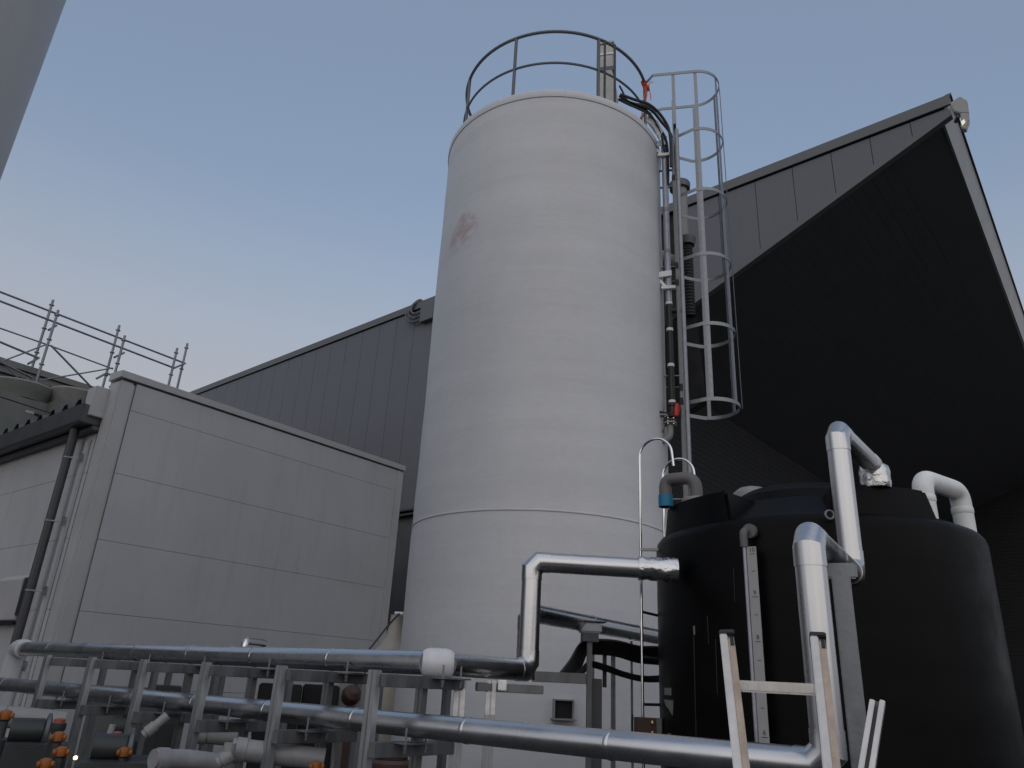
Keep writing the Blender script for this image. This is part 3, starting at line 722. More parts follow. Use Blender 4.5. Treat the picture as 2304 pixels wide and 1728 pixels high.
# near tank edge at the top left
c2 = AZ(-51.1, 8, 0)
s2 = thing('second_silo', 'close smooth grey silo cut off by the upper left corner of the frame', 'silo', c2)
FRP2 = mat('smooth_grey_frp', (.40, .40, .40), .5, 0, .08, 1.2, grime=.12)
build(MB().lathe([(1.602, 0), (1.602, 9.2)], c2, 80, capt=False), 'shell', FRP2, s2, 50)
build(MB().lathe([(1.66, 9.2), (1.66, 9.32), (1.3, 9.5), (.1, 9.7)], c2, 80), 'lid', FRP2, s2, 40)
bp_ = S(116, 0, 6.9)
dx_ = (bp_-c2); dx_.z = 0; dx_.normalize(); bp2 = c2+dx_*1.62; bp2.z = S(116, -2, 7.3).z
build(MB().lathe([(.07, -.03), (.08, .02), (.05, .05), (.02, .1)], bp2, 10, dx_), 'bolt_cover', RUB, s2)

# ================= BLACK TANK =================
TC = AZ(22.2, 6.0, 0); TR = 1.12
tk = thing('black_water_tank', 'round black plastic tank with raised pads on its domed top', 'tank', TC)
prf = [(TR-.02, 0), (TR, .05)]
for k in range(1, 9):
    z = .05+k*.3; prf += [(TR, z-.06), (TR-.0012, z-.01), (TR, z+.04)]
prf += [(TR, 2.70), (TR-.008, 2.735), (TR-.03, 2.765), (TR-.07, 2.785), (.9, 2.86), (.66, 2.98), (.60, 3.00), (.57, 3.06), (.45, 3.13), (.25, 3.17), (.05, 3.18)]
build(MB().lathe(prf, TC, 96), 'body', TANKM, tk, 28)
def padblock(a0, a1, r0, r1, ztop, zbot, nm):
    pts = [(r1, a0+(a1-a0)*i/8) for i in range(9)]+[(r0, a1-(a1-a0)*i/4) for i in range(5)]
    def P_(r, a, z): return TC+Vector((math.cos(rad(a))*r, math.sin(rad(a))*r, z))
    am_ = (a0+a1)/2
    top = [P_(r, a, ztop) for r, a in pts]; bot = [P_(min(r*1.04+(.0 if r > .8 else -.12), TR-.02), am_+(a-am_)*1.12, zbot) for r, a in pts]
    n = len(pts)
    mb = MB().add(bot+top, [tuple(range(n))[::-1], tuple(range(n, 2*n))]+[(i, (i+1) % n, n+(i+1) % n, n+i) for i in range(n)])
    return build(mb, nm, TANKM, tk, 30, bevel=.018)
padblock(186, 221, .55, 1.085, 2.965, 2.72, 'nozzle_pad')
padblock(-104, -69, .55, 1.04, 2.965, 2.72, 'nozzle_pad')
lg = S(1792, 1112, 4.86)
lu = build(MB().tube([lg+Vector((math.cos(a*.5236)*.026, 0, math.sin(a*.5236)*.026)) for a in range(12)], .007, 8, closed=True), 'lifting_eye', GALV, tk)
hv = S(1625, 1085, 6.35)
hc_ = build(MB().lathe([(.16, -.1), (.16, .0), (.15, .05), (.10, .09), (.03, .11)], hv+Z*.02, 24), 'vent_cap', GPVC_L, tk)
hv2 = S(1603, 1090, 6.2); build(MB().lathe([(.12, -.1), (.12, -.03), (.08, .02), (.02, .03)], hv2, 20), 'vent_cap', GPVC_L, tk)
# stickers and scuffs
def on_tank(x, y, off=.004):
    r = ray(x, y).normalized(); o_ = Vector((0, 0, CZ)); rx = Vector((r.x, r.y)); a = rx.dot(rx); b_ = -rx.dot(TC.xy); c_ = TC.xy.dot(TC.xy)-(TR+off)**2
    disc = b_*b_-a*c_
    t = (-b_-math.sqrt(max(disc, 0)))/a; return o_+r*t
def patch(poly, nm, m_):
    vs = [on_tank(x, y, .004) for x, y in poly]; cen = sum(vs, Vector())/len(vs); nn = Vector((cen.x-TC.x, cen.y-TC.y, 0)).normalized()
    k = len(vs); vv = vs+[v-nn*.012 for v in vs]
    build(MB().add(vv, [tuple(range(k)), tuple(range(k, 2*k))[::-1]]+[(i, (i+1) % k, k+(i+1) % k, k+i) for i in range(k)]), nm, m_, tk, 0)
patch([(1435, 1486), (1449, 1486), (1449, 1502), (1435, 1501)], 'sticker', STICK)
patch([(1434, 1511), (1453, 1513), (1453, 1530), (1452, 1545), (1444, 1531), (1438, 1524)], 'torn_sticker', STICK)
patch([(1497, 1352), (1500, 1352), (1501, 1371), (1498, 1371)], 'scuff', STICK)
patch([(1441, 1584), (1448, 1584), (1448, 1596), (1443, 1597)], 'sticker', STICK)

DRIP = mat('dried_drip', (.035, .035, .034), .6, 0, .3, 30)
for (x, x2, y0, y1) in ((1497.5, 1503, 1372, 1600), (1584, 1587, 1228, 1300), (1545, 1549, 1380, 1500), (1527, 1530, 1330, 1390)):
    patch([(x, y0), (x+.9, y0), (x2+.7, y1), (x2, y1)], 'dried_drip', DRIP)
# level gauge
gt_ = thing('level_gauge', 'white level gauge board numbered 10 downwards with a sight tube on the black tank', 'gauge', on_tank(1640, 1500, .08))
gp = on_tank(1628, 1300, .09); gn = Vector((gp.x-TC.x, gp.y-TC.y, 0)).normalized(); gr = Vector((-gn.y, gn.x, 0))  # right seen from camera
ztop = S(1628, 1181, gp.xy.length).z
gx, gy = gp.x, gp.y
bc = Vector((gx, gy, (ztop+.25)/2))+gr*.008
bd = build(MB().box(bc, (.058, .006, ztop-.25), gr, gn, Z), 'board', BOARD, gt_, 0)
tb = Vector((gx, gy, 0))-gr*.036
build(MB().cyl(tb+Z*.3, tb+Z*(ztop+.03), .011, 12), 'sight_tube', CPVC, gt_)
build(MB().box(Vector((gx, gy, (ztop+.25)/2))-gr*.025-gn*.005, (.012, .006, ztop-.25), gr, gn, Z), 'tube_rail', GPVC, gt_, 0)
ez = S(1618, 1145, gp.xy.length).z
eb = MB().tube(fillet([tb+Z*(ztop-.0), tb+Z*ez, tb+Z*ez-gn*.12], .035, 6), .024, 14)
build(eb, 'top_elbow', GPVC, gt_)
build(MB().lathe([(.045, -.015), (.045, .015)], tb+Z*(ez+.005)+gr*.02-gn*.06, 20, gn), 'flange', GPVC, gt_)
def text_mesh(s, size):
    cu = bpy.data.curves.new('t', 'FONT'); cu.body = s; cu.size = size; cu.align_x = 'CENTER'; cu.align_y = 'CENTER'; cu.extrude = .0006
    ob = bpy.data.objects.new('t', cu); COL.objects.link(ob); dg = bpy.context.evaluated_depsgraph_get()
    me = bpy.data.meshes.new_from_object(ob.evaluated_get(dg)); bpy.data.objects.remove(ob); return me
Mt = Matrix((gr, Z, gn)).transposed()
for k in range(9):
    zz = CZ+.837-.2537*k
    me = text_mesh(str(10-k), .036); me.transform(Mt.to_4x4())
    mbk = MB(); mbk.add([v.co+Vector((gx, gy, zz))+gr*.012+gn*.0038 for v in me.vertices], [tuple(p_.vertices) for p_ in me.polygons])
    mbk.box(Vector((gx, gy, zz-.024))+gr*.012+gn*.0034, (.034, .001, .004), gr, gn, Z)
    mbk.box(Vector((gx, gy, zz-.127))+gr*.012+gn*.0034, (.022, .001, .004), gr, gn, Z)
    build(mbk, 'number', INK, bd, 0)
    bpy.data.meshes.remove(me)
# flange plate with two bright bolts low on the tank's left edge
fl = S(1400, 1572, 5.7)
fb = thing('outlet_bracket', 'brown outlet bracket with two bright bolts at the lower left edge of the black tank', 'bracket', fl)
gvx = Vector((fl.y, -fl.x, 0)).normalized(); gvy = Vector((fl.x, fl.y, 0)).normalized()
build(MB().box(fl-gvx*.01+gvy*.03, (.17, .05, .125), gvx, gvy, Z), 'plate', BROWN, fb, 0, bevel=.004)
build(MB().box(fl-gvx*.105+gvy*.02, (.012, .10, .15), gvx, gvy, Z), 'edge_flange', BLK, fb, 0)
build(MB().box(fl+gvx*.075-gvy*.0, (.035, .05, .13), gvx, gvy, Z), 'lug', GPVC, fb, 0, bevel=.004)
for yy in (-1, 1):
    q = fl+gvx*.03+Z*.033*yy; build(MB().lathe([(.013, 0), (.013, -.012), (.006, -.018)][::-1], q+gvy*.0, 10, gvy), 'bolt', BRASS, fb)

# chrome climbing ladder of the tank
LA = Vector((math.sin(rad(10.3))*5.75, math.cos(rad(10.3))*5.75, 0)); LB = Vector((math.sin(rad(12.05))*6.15, math.cos(rad(12.05))*6.15, 0))
ab = (LB-LA).normalized(); tdir = Vector((ab.y, -ab.x, 0))
tl_ = thing('tank_ladder', 'slim polished ladder with two curved handrail hoops beside the black tank', 'ladder', LA)
for P_, ztp in ((LA, CZ+1.70), (LB, CZ+1.655)):
    rr = .135
    p_ = [P_+Z*.1, P_+Z*ztp]+arc(P_+tdir*rr+Z*ztp, rr, 180, 10, tdir, Z, 16)[1:]+[P_+tdir*(2*rr+.01)+Z*(ztp-.1)]
    build(MB().tube(p_, .0105, 10), 'side_rail', INOX, tl_)
for k in range(7):
    z = .38+k*.31; build(MB().cyl(LA+Z*z, LB+Z*z, .010, 8), 'rung', GALV_D, tl_)
zc = S(1400, 1190, 5.8).z
build(MB().bar(LA+Z*zc, LA+tdir*.3+ab*.1+Z*zc, .03, .02), 'stay', GALV, tl_, 0)

# grey vent bend with blue end
v0, v1 = S(1505, 1090, 5.42), S(1437, 1040, 5.5)
gb = thing('grey_vent_bend', 'dark grey U-shaped vent bend with a blue open end on the black tank', 'pipe', S(1503, 1095, 5.42))
ztv = S(1470, 1034, 5.46).z
vb = Vector((v0.x, v0.y, 2.96)); ve = Vector((v1.x, v1.y, ztv-.12))
build(MB().tube(fillet([vb, Vector((v0.x, v0.y, ztv)), Vector((v1.x, v1.y, ztv)), ve], .10, 8), .046, 18), 'bend', GPVC, gb)
build(MB().lathe([(.053, -.0), (.053, -.085), (.045, -.085), (.045, 0)], ve+Z*.005, 18, Z, False, False), 'blue_end', BLUE, gb)
build(MB().lathe([(.10, 0), (.105, .02), (.10, .035), (.056, .04)], vb, 22), 'base_flange', GPVC_L, gb)

# white overflow bend
u1, u2 = S(1988, 1021, 5.45), S(2070, 1052, 5.88)
wb = thing('white_overflow_bend', 'thick white U-shaped pipe bend on the right side of the black tank top', 'pipe', Vector((u2.x, u2.y, 2.8)))
zt1 = CZ+1.385
pth = fillet([Vector((u1.x, u1.y, 2.72)), Vector((u1.x, u1.y, zt1)), Vector((u2.x, u2.y, zt1)), Vector((u2.x, u2.y, 2.70))], .09, 8)
build(MB().tube(pth, .064, 22), 'bend', WPVC, wb)
for q in (Vector((u2.x, u2.y, zt1-.14)), Vector((u1.x, u1.y, zt1-.14))):
    build(MB().lathe([(.065, -.02), (.068, -.015), (.068, .02), (.065, .025)], q, 22), 'socket', WPVC, wb)

# ================= CLAD PIPES =================
PR = .066
def elbow_cover(mb, c, d1, d2, r, L=.12):      # three-piece mitred sleeve around a corner
    c, d1, d2 = Vector(c), Vector(d1).normalized(), Vector(d2).normalized()
    k = L*.42
    mb.tube([c-d1*L, c-d1*k, c+d2*k, c+d2*L], r, 28)
def clad_run(name, label, pts, r=PR, bands=.9, mats=ALU, covers=None, caps=(0, 0), group=None):
    pts = [Vector(p_) for p_ in pts]
    t = thing(name, label, 'pipe', pts[0], group)
    cut = .085
    for i in range(len(pts)-1):
        a, b = pts[i], pts[i+1]; d = (b-a).normalized(); L = (b-a).length
        a2 = a+d*(cut if i > 0 else 0); b2 = b-d*(cut if i < len(pts)-2 else 0)
        sg = build(MB().cyl(a2, b2, r, 32), 'section', mats, t, 40)
        L2 = (b2-a2).length; n = int(L2/bands)
        for k in range(1, n+1):
            q = a2+d*(L2*k/(n+1)); build(MB().lathe([(r+.0005, -.012), (r+.0028, -.008), (r+.0028, .008), (r+.0005, .012)], q, 32, d, False, False), 'seam_band', mats, sg, 30)
    for i in range(1, len(pts)-1):
        mb = MB(); elbow_cover(mb, pts[i], pts[i]-pts[i-1], pts[i+1]-pts[i], r+.003)
        build(mb, 'elbow', (covers or {}).get(i, mats), t, 25)
    return t
z1 = CZ+.092
ball = AZ(-4.2, 4.53, z1)
P0 = ball+Ud*5.85; P0.z = z1
P3 = ball+Vd*.85
P3u = P3+Z*(S(1160, 1214, P3.xy.length).z-P3.z)
Pn = S(1378, 1219, 5.22); Pn.z = P3u.z-.01
Pe = Pn+(Pn-P3u).normalized()*.32
t = clad_run('upper_clad_pipe', 'aluminium-clad pipe on top of the rack with a white ball-shaped elbow', [P0+Z*0, ball, P3, P3u, Pn])
for o in list(t.children):
    if o.name.startswith('elbow') and (Vector(o.bound_box[0])+t.location-ball).length < .3:
        o.hide_render = False
# white elbow cover
WJ = mat('white_elbow_jacket', (.60, .60, .62), .32, 0, .05, 6)
bm_ = MB(); dB = (Ud*-1+Vd).normalized()
dax = (Ud*.55-Vd*.83).normalized()
el = [o for o in t.children if o.name.startswith('elbow')]
el0 = min(el, key=lambda o: (sum((Vector(c_) for c_ in o.bound_box), Vector())/8+t.location-ball).length)
bpy.data.objects.remove(el0)
sph = []
for k in range(11):
    a = -60+12*k; sph.append((.083*math.cos(rad(a*.88))*1.0, .083*1.02*math.sin(rad(a*1.15))))
axb = (Vd-Ud).normalized()
build(MB().lathe([(.062, -.088), (.074, -.072), (.080, -.045), (.0815, 0), (.080, .045), (.074, .072), (.062, .088)], ball, 32, Vector((1, .12, 0)).normalized()), 'white_elbow', WJ, t, 50)
WCL = mat('white_pipe_jacket', (.66, .67, .69), .35, 0, .06, 5)
nz_ = build(MB().lathe([(PR+.012, -.0), (PR+.016, .02), (PR+.006, .06), (PR+.014, .09), (PR+.01, .16), (PR+.018, .20), (PR+.016, .26)], Pn, 32, (Pe-Pn).normalized()), 'foil_wrapped_end', FOIL, t, 60)
# white vertical at the far left end
wv = thing('white_jacketed_pipe', 'white jacketed pipe dropping from the left end of the upper clad pipe', 'pipe', P0)
Pw = P0+Vector((0, 0, 0))
build(MB().tube(fillet([P0-Ud*.16, P0+Ud*.03, P0+Ud*.03-Z*1.7], .12, 8), .088, 24), 'bend', WCL, wv, 50)

zl = CZ-.225
V2b = AZ(22.1, 3.2, CZ-.213); V2t = AZ(22.1, 3.2, CZ+.605)
perp2 = V2b.dot(Vd)
L2 = V2b+Ud*8.2; L2.z = zl-.01
V3b = AZ(24.75, 4.33, CZ+.615); V3t = AZ(24.95, 4.33, CZ+1.40)
V3t.x, V3t.y = V3b.x, V3b.y
Nz = S(1886, 1000, 5.12); Nz.z = CZ+1.40
t = clad_run('lower_clad_pipe', 'aluminium-clad pipe low in the rack that rises in front of the black tank', [L2, V2b, V2t, V3b, V3t, Nz, Vector((Nz.x, Nz.y, CZ+1.31))], r=.059)
ft = S(1886, 1008, 5.12)
build(MB().lathe([(.085, 0), (.092, .03), (.088, .07), (.092, .10), (.085, .135), (.07, .15)], Vector((Nz.x, Nz.y, 2.955)), 32), 'foil_wrapped_end', FOIL, t, 60)

# diagonal pipe behind
D0 = S(1140, 1322, 5.45); D1 = S(1420, 1365, 7.4); D1.z = D0.z
Dd = (D1-D0).normalized()
t3 = clad_run('rear_clad_pipe', 'aluminium-clad pipe running back between the silo and the black tank', [D0-Z*.44, D0, D1+Dd*1.2])
br = S(1274, 1348, 6.1)
sb = thing('pipe_support_block', 'pale support block carrying the rear clad pipe in front of the silo', 'bracket', br)
build(MB().box(br-Z*.03, (.17, .12, .075), Vector((1, .1, 0)), Vector((-.1, 1, 0)), Z), 'block', TRIM, sb, 0, bevel=.012)
build(MB().box(br+Z*.018, (.24, .13, .008), Vector((1, .1, 0)), Vector((-.1, 1, 0)), Z).box(br-Z*.10, (.12, .1, .06), Vector((1, .1, 0)), Vector((-.1, 1, 0)), Z), 'plate', GALV_D, sb, 0)
build(MB().vbar(Vector((br.x, br.y, 0)), br.z-.13, .035, .035, Vector((1, .1, 0))), 'post', STRUT_D, sb, 0)

# ================= PIPE RACK FRAMES =================
def frame(off, label):
    f = thing('pipe_rack_frame', label, 'pipe support', UVp(off, 2.85, 0), 'zinc strut frames carrying the clad pipes')
    pz = CZ+.037
    p_ = MB()
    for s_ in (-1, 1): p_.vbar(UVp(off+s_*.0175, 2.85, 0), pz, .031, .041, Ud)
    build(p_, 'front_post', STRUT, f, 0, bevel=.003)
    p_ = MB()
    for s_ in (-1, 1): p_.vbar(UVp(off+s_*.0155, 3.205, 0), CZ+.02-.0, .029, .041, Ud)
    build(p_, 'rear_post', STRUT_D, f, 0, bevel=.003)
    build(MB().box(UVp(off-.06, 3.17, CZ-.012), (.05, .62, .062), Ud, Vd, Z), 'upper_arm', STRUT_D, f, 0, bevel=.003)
    build(MB().box(UVp(off-.06, 3.12, zl-.068-.04), (.05, .58, .07), Ud, Vd, Z), 'lower_arm', STRUT_D, f, 0, bevel=.003)
    # U-bolts
    for (v, zc_, zb) in ((3.30, z1, CZ+.019), (3.062, zl+.005, zl-.072)):
        r_ = PR+.007
        u_ = MB()
        for s_ in (-1, 1): u_.cyl(UVp(off-.13, v+s_*r_, zb-.05), UVp(off-.13, v+s_*r_, zc_-.01), .006, 6)
        u_.box(UVp(off-.13, v, zc_-r_+.001), (.03, .09, .004), Ud, Vd, Z)
        u_.box(UVp(off-.13, v, zb-.004), (.09, .22, .008), Ud, Vd, Z)
        for s_ in (-1, 1): u_.cyl(UVp(off-.13, v+s_*r_, zb-.028), UVp(off-.13, v+s_*r_, zb-.012), .011, 6)
        build(u_, 'u_bolt', GALV, f, 30)
    return f
words = ['just left of the white ball elbow', 'second to the left of the white ball elbow', 'third to the left of the white ball elbow', 'fourth to the left of the white ball elbow', 'fifth to the left of the white ball elbow', 'sixth to the left of the white ball elbow, leftmost of the row']
f0 = frame(3.115, 'zinc strut frame under the clad pipes, '+words[0])
for k in range(1, 6):
    f = copy_tree(f0); f.location = UVp(3.115+.79*k, 2.85, 0); f['label'] = 'zinc strut frame under the clad pipes, '+words[k].split(',')[-1].strip()
# bright posts right of the ball elbow
BRT = mat('painted_glint', (.80, .78, .76), .4, .1, .15, 20, .1, 40)  # white colour standing in for lamp glints on the posts and strut end
def bpost(x, ytop, ybot, d, w, lab, bright=None):
    a = S(x, ytop, d); t = thing('rack_post', lab, 'post', (a.x, a.y, 0), 'rack posts right of the white ball elbow')
    ax = Vector((a.y, -a.x, 0)).normalized(); p_ = MB()
    for s_ in (-1, 1): p_.vbar((a.x+ax.x*s_*w*.26, a.y+ax.y*s_*w*.26, 0), a.z, w*.46, .041, ax)
    build(p_, 'post', STRUT, t, 0, bevel=.004)
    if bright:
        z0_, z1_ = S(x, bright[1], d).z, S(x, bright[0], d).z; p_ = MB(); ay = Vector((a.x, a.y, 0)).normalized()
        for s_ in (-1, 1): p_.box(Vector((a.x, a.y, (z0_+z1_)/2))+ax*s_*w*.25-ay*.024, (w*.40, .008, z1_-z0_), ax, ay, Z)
        build(p_, 'painted_glint_strip', BRT, t, 0, bevel=.003)  # pale strips paint the reflected light onto the post front
    return t
bpost(995, 1468, 1700, 4.62, .070, 'strut post with a painted white glint just right of the white ball elbow', (1487, 1549))
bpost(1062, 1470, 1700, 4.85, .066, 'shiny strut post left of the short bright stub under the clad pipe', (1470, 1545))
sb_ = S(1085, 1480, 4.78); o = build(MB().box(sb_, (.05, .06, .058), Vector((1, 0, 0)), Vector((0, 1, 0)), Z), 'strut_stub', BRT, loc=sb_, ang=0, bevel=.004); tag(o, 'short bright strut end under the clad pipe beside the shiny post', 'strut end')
bm1, bm2 = S(1052, 1480, 4.9), S(1172, 1484, 4.95); bm1.z = bm2.z = CZ-.02
o = build(MB().bar(bm1-Vd*.1, bm2, .05, .05), 'cross_bar', STRUT_D, loc=bm1, ang=0, bevel=.004); tag(o, 'dark cross bar under the elbow where the clad pipe turns upward', 'bar')

# second dull rack further back
f1 = thing('rear_rack_frame', 'x', 'pipe support', UVp(4.75, 4.4, 0), 'dull strut frames behind the pipe rack')
def rp(off, v): return UVp(off, v, 0)
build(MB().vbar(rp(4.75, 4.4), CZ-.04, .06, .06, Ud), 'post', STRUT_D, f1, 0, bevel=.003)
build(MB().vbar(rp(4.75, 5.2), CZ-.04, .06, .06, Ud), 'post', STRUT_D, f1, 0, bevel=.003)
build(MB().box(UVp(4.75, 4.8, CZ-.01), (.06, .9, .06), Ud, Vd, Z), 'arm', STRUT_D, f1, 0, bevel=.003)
rw = ['nearest the silo', 'second from the silo', 'third from the silo', 'fourth from the silo', 'farthest from the silo']
for k in range(5):
    f = f1 if k == 0 else copy_tree(f1)
    f.location = UVp(4.75+k*1.15, 4.4, 0); f['label'] = 'dull strut frame behind the clad pipes, '+rw[k]

# ================= things around the silo foot =================
def beam(x0, y0, x1, y1, d0, d1, h, wd, nm, lab, cat, m_=STRUT_D, grp=None):
    a, b = S(x0, y0, d0), S(x1, y1, d1); o = build(MB().bar(a, b, wd, h), nm, m_, ang=0, loc=a, bevel=.004); tag(o, lab, cat, grp); return o
beam(1150, 1461, 1277, 1467, 6.1, 6.15, .075, .06, 'steel_beam', 'dark horizontal steel beam in front of the silo foot', 'beam')
a = S(1285, 1440, 6.3); o = build(MB().vbar((a.x, a.y, 0), S(1285, 1466, 6.3).z, .11, .08, Vector((1, -.1, 0))), 'steel_column', GUT, ang=0, loc=(a.x, a.y, 0), bevel=.004); tag(o, 'dark square steel column in front of the silo at the end of the beam', 'column')
a = S(1306, 1440, 6.5); o = build(MB().vbar((a.x, a.y, S(1306, 1485, 6.5).z), S(1306, 1385, 6.5).z, .03, .03, Vector((1, 0, 0))), 'cable_bracket', RUB, ang=0, loc=(a.x, a.y, 1.8)); tag(o, 'short black upright behind the cable bundles', 'bracket')
for i, xx in enumerate((1282, 1322, 1327, 1364)):
    a = S(xx, 1400, 6.9); o = build(MB().vbar((a.x, a.y, 0), S(xx, 1385, 6.9).z, .018, .018, Vector((1, 0, 0))), 'thin_upright', GALV, ang=0, loc=(a.x, a.y, 0)); tag(o, ['thin galvanised upright behind the cables, leftmost of four', 'thin galvanised upright behind the cables, left one of the close pair', 'thin galvanised upright behind the cables, right one of the close pair', 'thin galvanised upright behind the cables, nearest the black tank'][i], 'upright', 'thin uprights behind the cables')
for i in range(7):
    o_ = i*2.6
    pts = [S(1205+i*5, 1462, 6.2), S(1232+i*4, 1428+i*1.5, 6.25), S(1256+i*2, 1390+i*3.4, 6.3), S(1285, 1384+i*4.3, 6.35), S(1330, 1386+i*4.6, 6.4), S(1380, 1398+i*5, 6.5), S(1420, 1399+i*5.5, 6.6), S(1475, 1402+i*6, 6.9)]
    pts = smoothline([p_+Vector((0, i*.012, 0)) for p_ in pts], 6)
    o = build(MB().tube(pts, .014, 8), 'power_cable', RUB, loc=pts[0]); tag(o, 'black cable in the thick upper bundle arching in front of the silo', 'cable', 'upper cable bundle')
for i in range(4):
    pts = [S(1228+i*8, 1465, 6.2), S(1255+i*3, 1446+i*1.5, 6.25), S(1275, 1431+i*3.2, 6.3), S(1310, 1439+i*3.5, 6.4), S(1350, 1454+i*3, 6.5), S(1400, 1463+i*3.2, 6.6), S(1475, 1456+i*4.5, 6.9)]
    pts = smoothline(pts, 6); o = build(MB().tube(pts, .012 if i < 3 else .006, 8), 'power_cable', RUB, loc=pts[0]); tag(o, 'black cable in the thinner lower bundle sagging in front of the silo', 'cable', 'lower cable bundle')

# cream tank left of the silo foot with pull wire
cc = AZ(-7.35, 11.0, 0); ctk = thing('cream_tank', 'cream domed tank standing at the left foot of the silo', 'tank', cc)
build(MB().lathe([(.52, 0), (.52, 1.68), (.50, 1.80), (.42, 1.93), (.30, 2.02), (.20, 2.12), (.13, 2.26), (.10, 2.40), (.095, 2.52), (.02, 2.53)], cc, 40), 'body', CREAM, ctk, 50)
a = S(862, 1325, 10.85); build(MB().cyl(a-Vector((.06, 0, 0)), a+Vector((.06, 0, 0)), .022, 10), 'nozzle', WPVC, ctk)
pts = smoothline([S(790, 1412, 8.6), S(812, 1385, 9.2), S(838, 1352, 10.0), S(862, 1326, 10.8)], 6)
o = build(MB().tube(pts, .012, 6), 'slack_cable', RUB, loc=pts[0]); tag(o, 'dark cable slanting up to the nozzle beside the silo foot', 'cable')
# little chrome bend on the annexe side
pts = fillet([S(527, 1410, 7.6), S(529, 1384, 7.6), S(572, 1389, 7.9), S(573, 1412, 7.9)], .06, 6)
o = build(MB().tube(pts, .032, 14), 'chrome_bend', INOX, loc=pts[0]); tag(o, 'small polished pipe bend showing above the upper clad pipe', 'pipe bend')

# foreground ladder
T1, T2 = S(1571, 1378, 2.95), S(1766, 1376, 2.95)
B1, B2 = S(1603, 1662, 2.66), S(1797, 1662, 2.66)
zt_ = (T1.z+T2.z)/2; T1.z = T2.z = zt_
d1 = (B1-T1).normalized(); d2 = (B2-T2).normalized()
fld = thing('aluminium_ladder', 'worn aluminium ladder with black end caps leaning in front of the black tank', 'ladder', (T1+T2)/2)
lxv = (T2-T1).normalized()
LTAN = mat('weathered_inner_aluminium', (.42, .34, .27), .42, .9, .3, 12, .15, 50, (1, 1, .15), rvar=.15)
for T, d in ((T1, d1), (T2, d2)):
    L = T.z/(-d.z); ax_ = (lxv-d*lxv.dot(d)).normalized(); nrm = ax_.cross(d).normalized()
    stl = build(MB().box(T+d*L/2-ax_*.0125, (.026, .062, L), ax_, nrm, d), 'stile', LADALU, fld, 0, bevel=.003)
    build(MB().box(T+d*L/2+ax_*.012, (.024, .040, L), ax_, nrm, d), 'inner_channel', LTAN, stl, 0, bevel=.002)
    build(MB().box(T+d*.006, (.054, .068, .022), ax_, nrm, d).box(T+d*.035+ax_*.0145-nrm*.0, (.020, .046, .05), ax_, nrm, d), 'end_cap', RUB, stl, 0, bevel=.004)
for k in range(6):
    dz = (T1.z-S(1670, 1486, 2.9).z)+k*.33
    a = T1+d1*(dz/-d1.z); b = T2+d2*(dz/-d2.z)
    if a.z < .1: continue
    build(MB().bar(a, b, .032, .036), 'rung', LADALU, fld, 0, bevel=.006)
# leaning bar right
a, b = S(1896, 1516, 2.85), S(1872, 1664, 2.75); d = (b-a).normalized(); L = a.z/(-d.z)
ax = Vector((a.y, -a.x, 0)).normalized()
lb = thing('leaning_channel', 'bright slotted aluminium channel leaning in front of the black tank, lower right', 'channel', a+d*L)
for s_ in (-1, 1): build(MB().box(a+d*L/2+ax*s_*.0145, (.016, .03, L), (ax-d*ax.dot(d)).normalized(), d.cross(ax).normalized(), d), 'flange', LADALU, lb, 0, bevel=.002)
build(MB().box(a+d*L/2+Vector((a.x, a.y, 0)).normalized()*.016, (.03, .004, L), (ax-d*ax.dot(d)).normalized(), d.cross(ax).normalized(), d), 'web', GUT, lb, 0)
# grey channel column behind the tall clad riser
a = S(1812, 1235, 3.45); ax = Vector((a.y, -a.x, 0)).normalized()
cc2 = thing('riser_support', 'grey steel channel column with a saddle carrying the clad riser at the black tank', 'pipe support', (a.x, a.y, 0))
xr = S(1816, 1245, 3.45)
build(MB().vbar((xr.x, xr.y, 0), xr.z, .072, .05, ax), 'column', GALV, cc2, 0, bevel=.004)
sa = S(1815, 1236, 3.5); build(MB().box(sa-Z*.0, (.13, .09, .065), ax, Z.cross(ax), Z), 'saddle', GALV, cc2, 0, bevel=.008)

# ================= low clutter behind the rack =================
DPVC = mat('dusty_white_pvc', (.24, .24, .25), .45, 0, .15, 6, grime=.5)
def wpipe(pts, r, lab, m_=DPVC, nm='white_pipe', cat='pipe', fil=.08):
    pts = fillet(pts, fil, 6) if len(pts) > 2 else pts
    t = thing(nm, lab, cat, pts[0]); build(MB().tube(pts, r, 20), 'pipe', m_, t, 50)
    dd_ = (Vector(pts[-1])-Vector(pts[-2])).normalized(); build(MB().lathe([(r+.001, -.03), (r+.007, -.028), (r+.007, .028), (r+.001, .03)], Vector(pts[0])+(Vector(pts[1])-Vector(pts[0])).normalized()*.05, 20, (Vector(pts[1])-Vector(pts[0])).normalized(), False, False), 'socket', m_, t)
    return t
wpipe([S(500, 1618, 4.9), S(560, 1624, 4.9), S(700, 1640, 4.9)], .058, 'thick white pipe lying level behind the rack posts, bottom of the picture', fil=.02)
wpipe([S(470, 1648, 4.75), S(492, 1634, 4.75), S(498, 1605, 4.75)], .032, 'short white pipe bend joining the thick white pipe')
wpipe([S(330, 1640, 4.8), S(400, 1640, 4.9), S(500, 1652, 5.0)], .05, 'second white pipe lower left of the thick white pipe, near the orange valves', fil=.02)
wpipe([S(420, 1590, 6.1), S(540, 1602, 6.1)], .04, 'pale horizontal pipe behind the rack, left of the thick white pipe', GPVC_L, fil=.02)
wpipe([S(310, 1588, 5.5), S(345, 1560, 5.5), S(362, 1545, 5.5)], .028, 'short slanting bright pipe piece behind the third rack post', GPVC_L, fil=.02)
wpipe([S(205, 1640, 5.4), S(228, 1650, 5.4), S(232, 1600, 5.4), S(244, 1565, 5.4)], .018, 'thin curved grey pipe rising behind the rack on the left', GPVC_L)
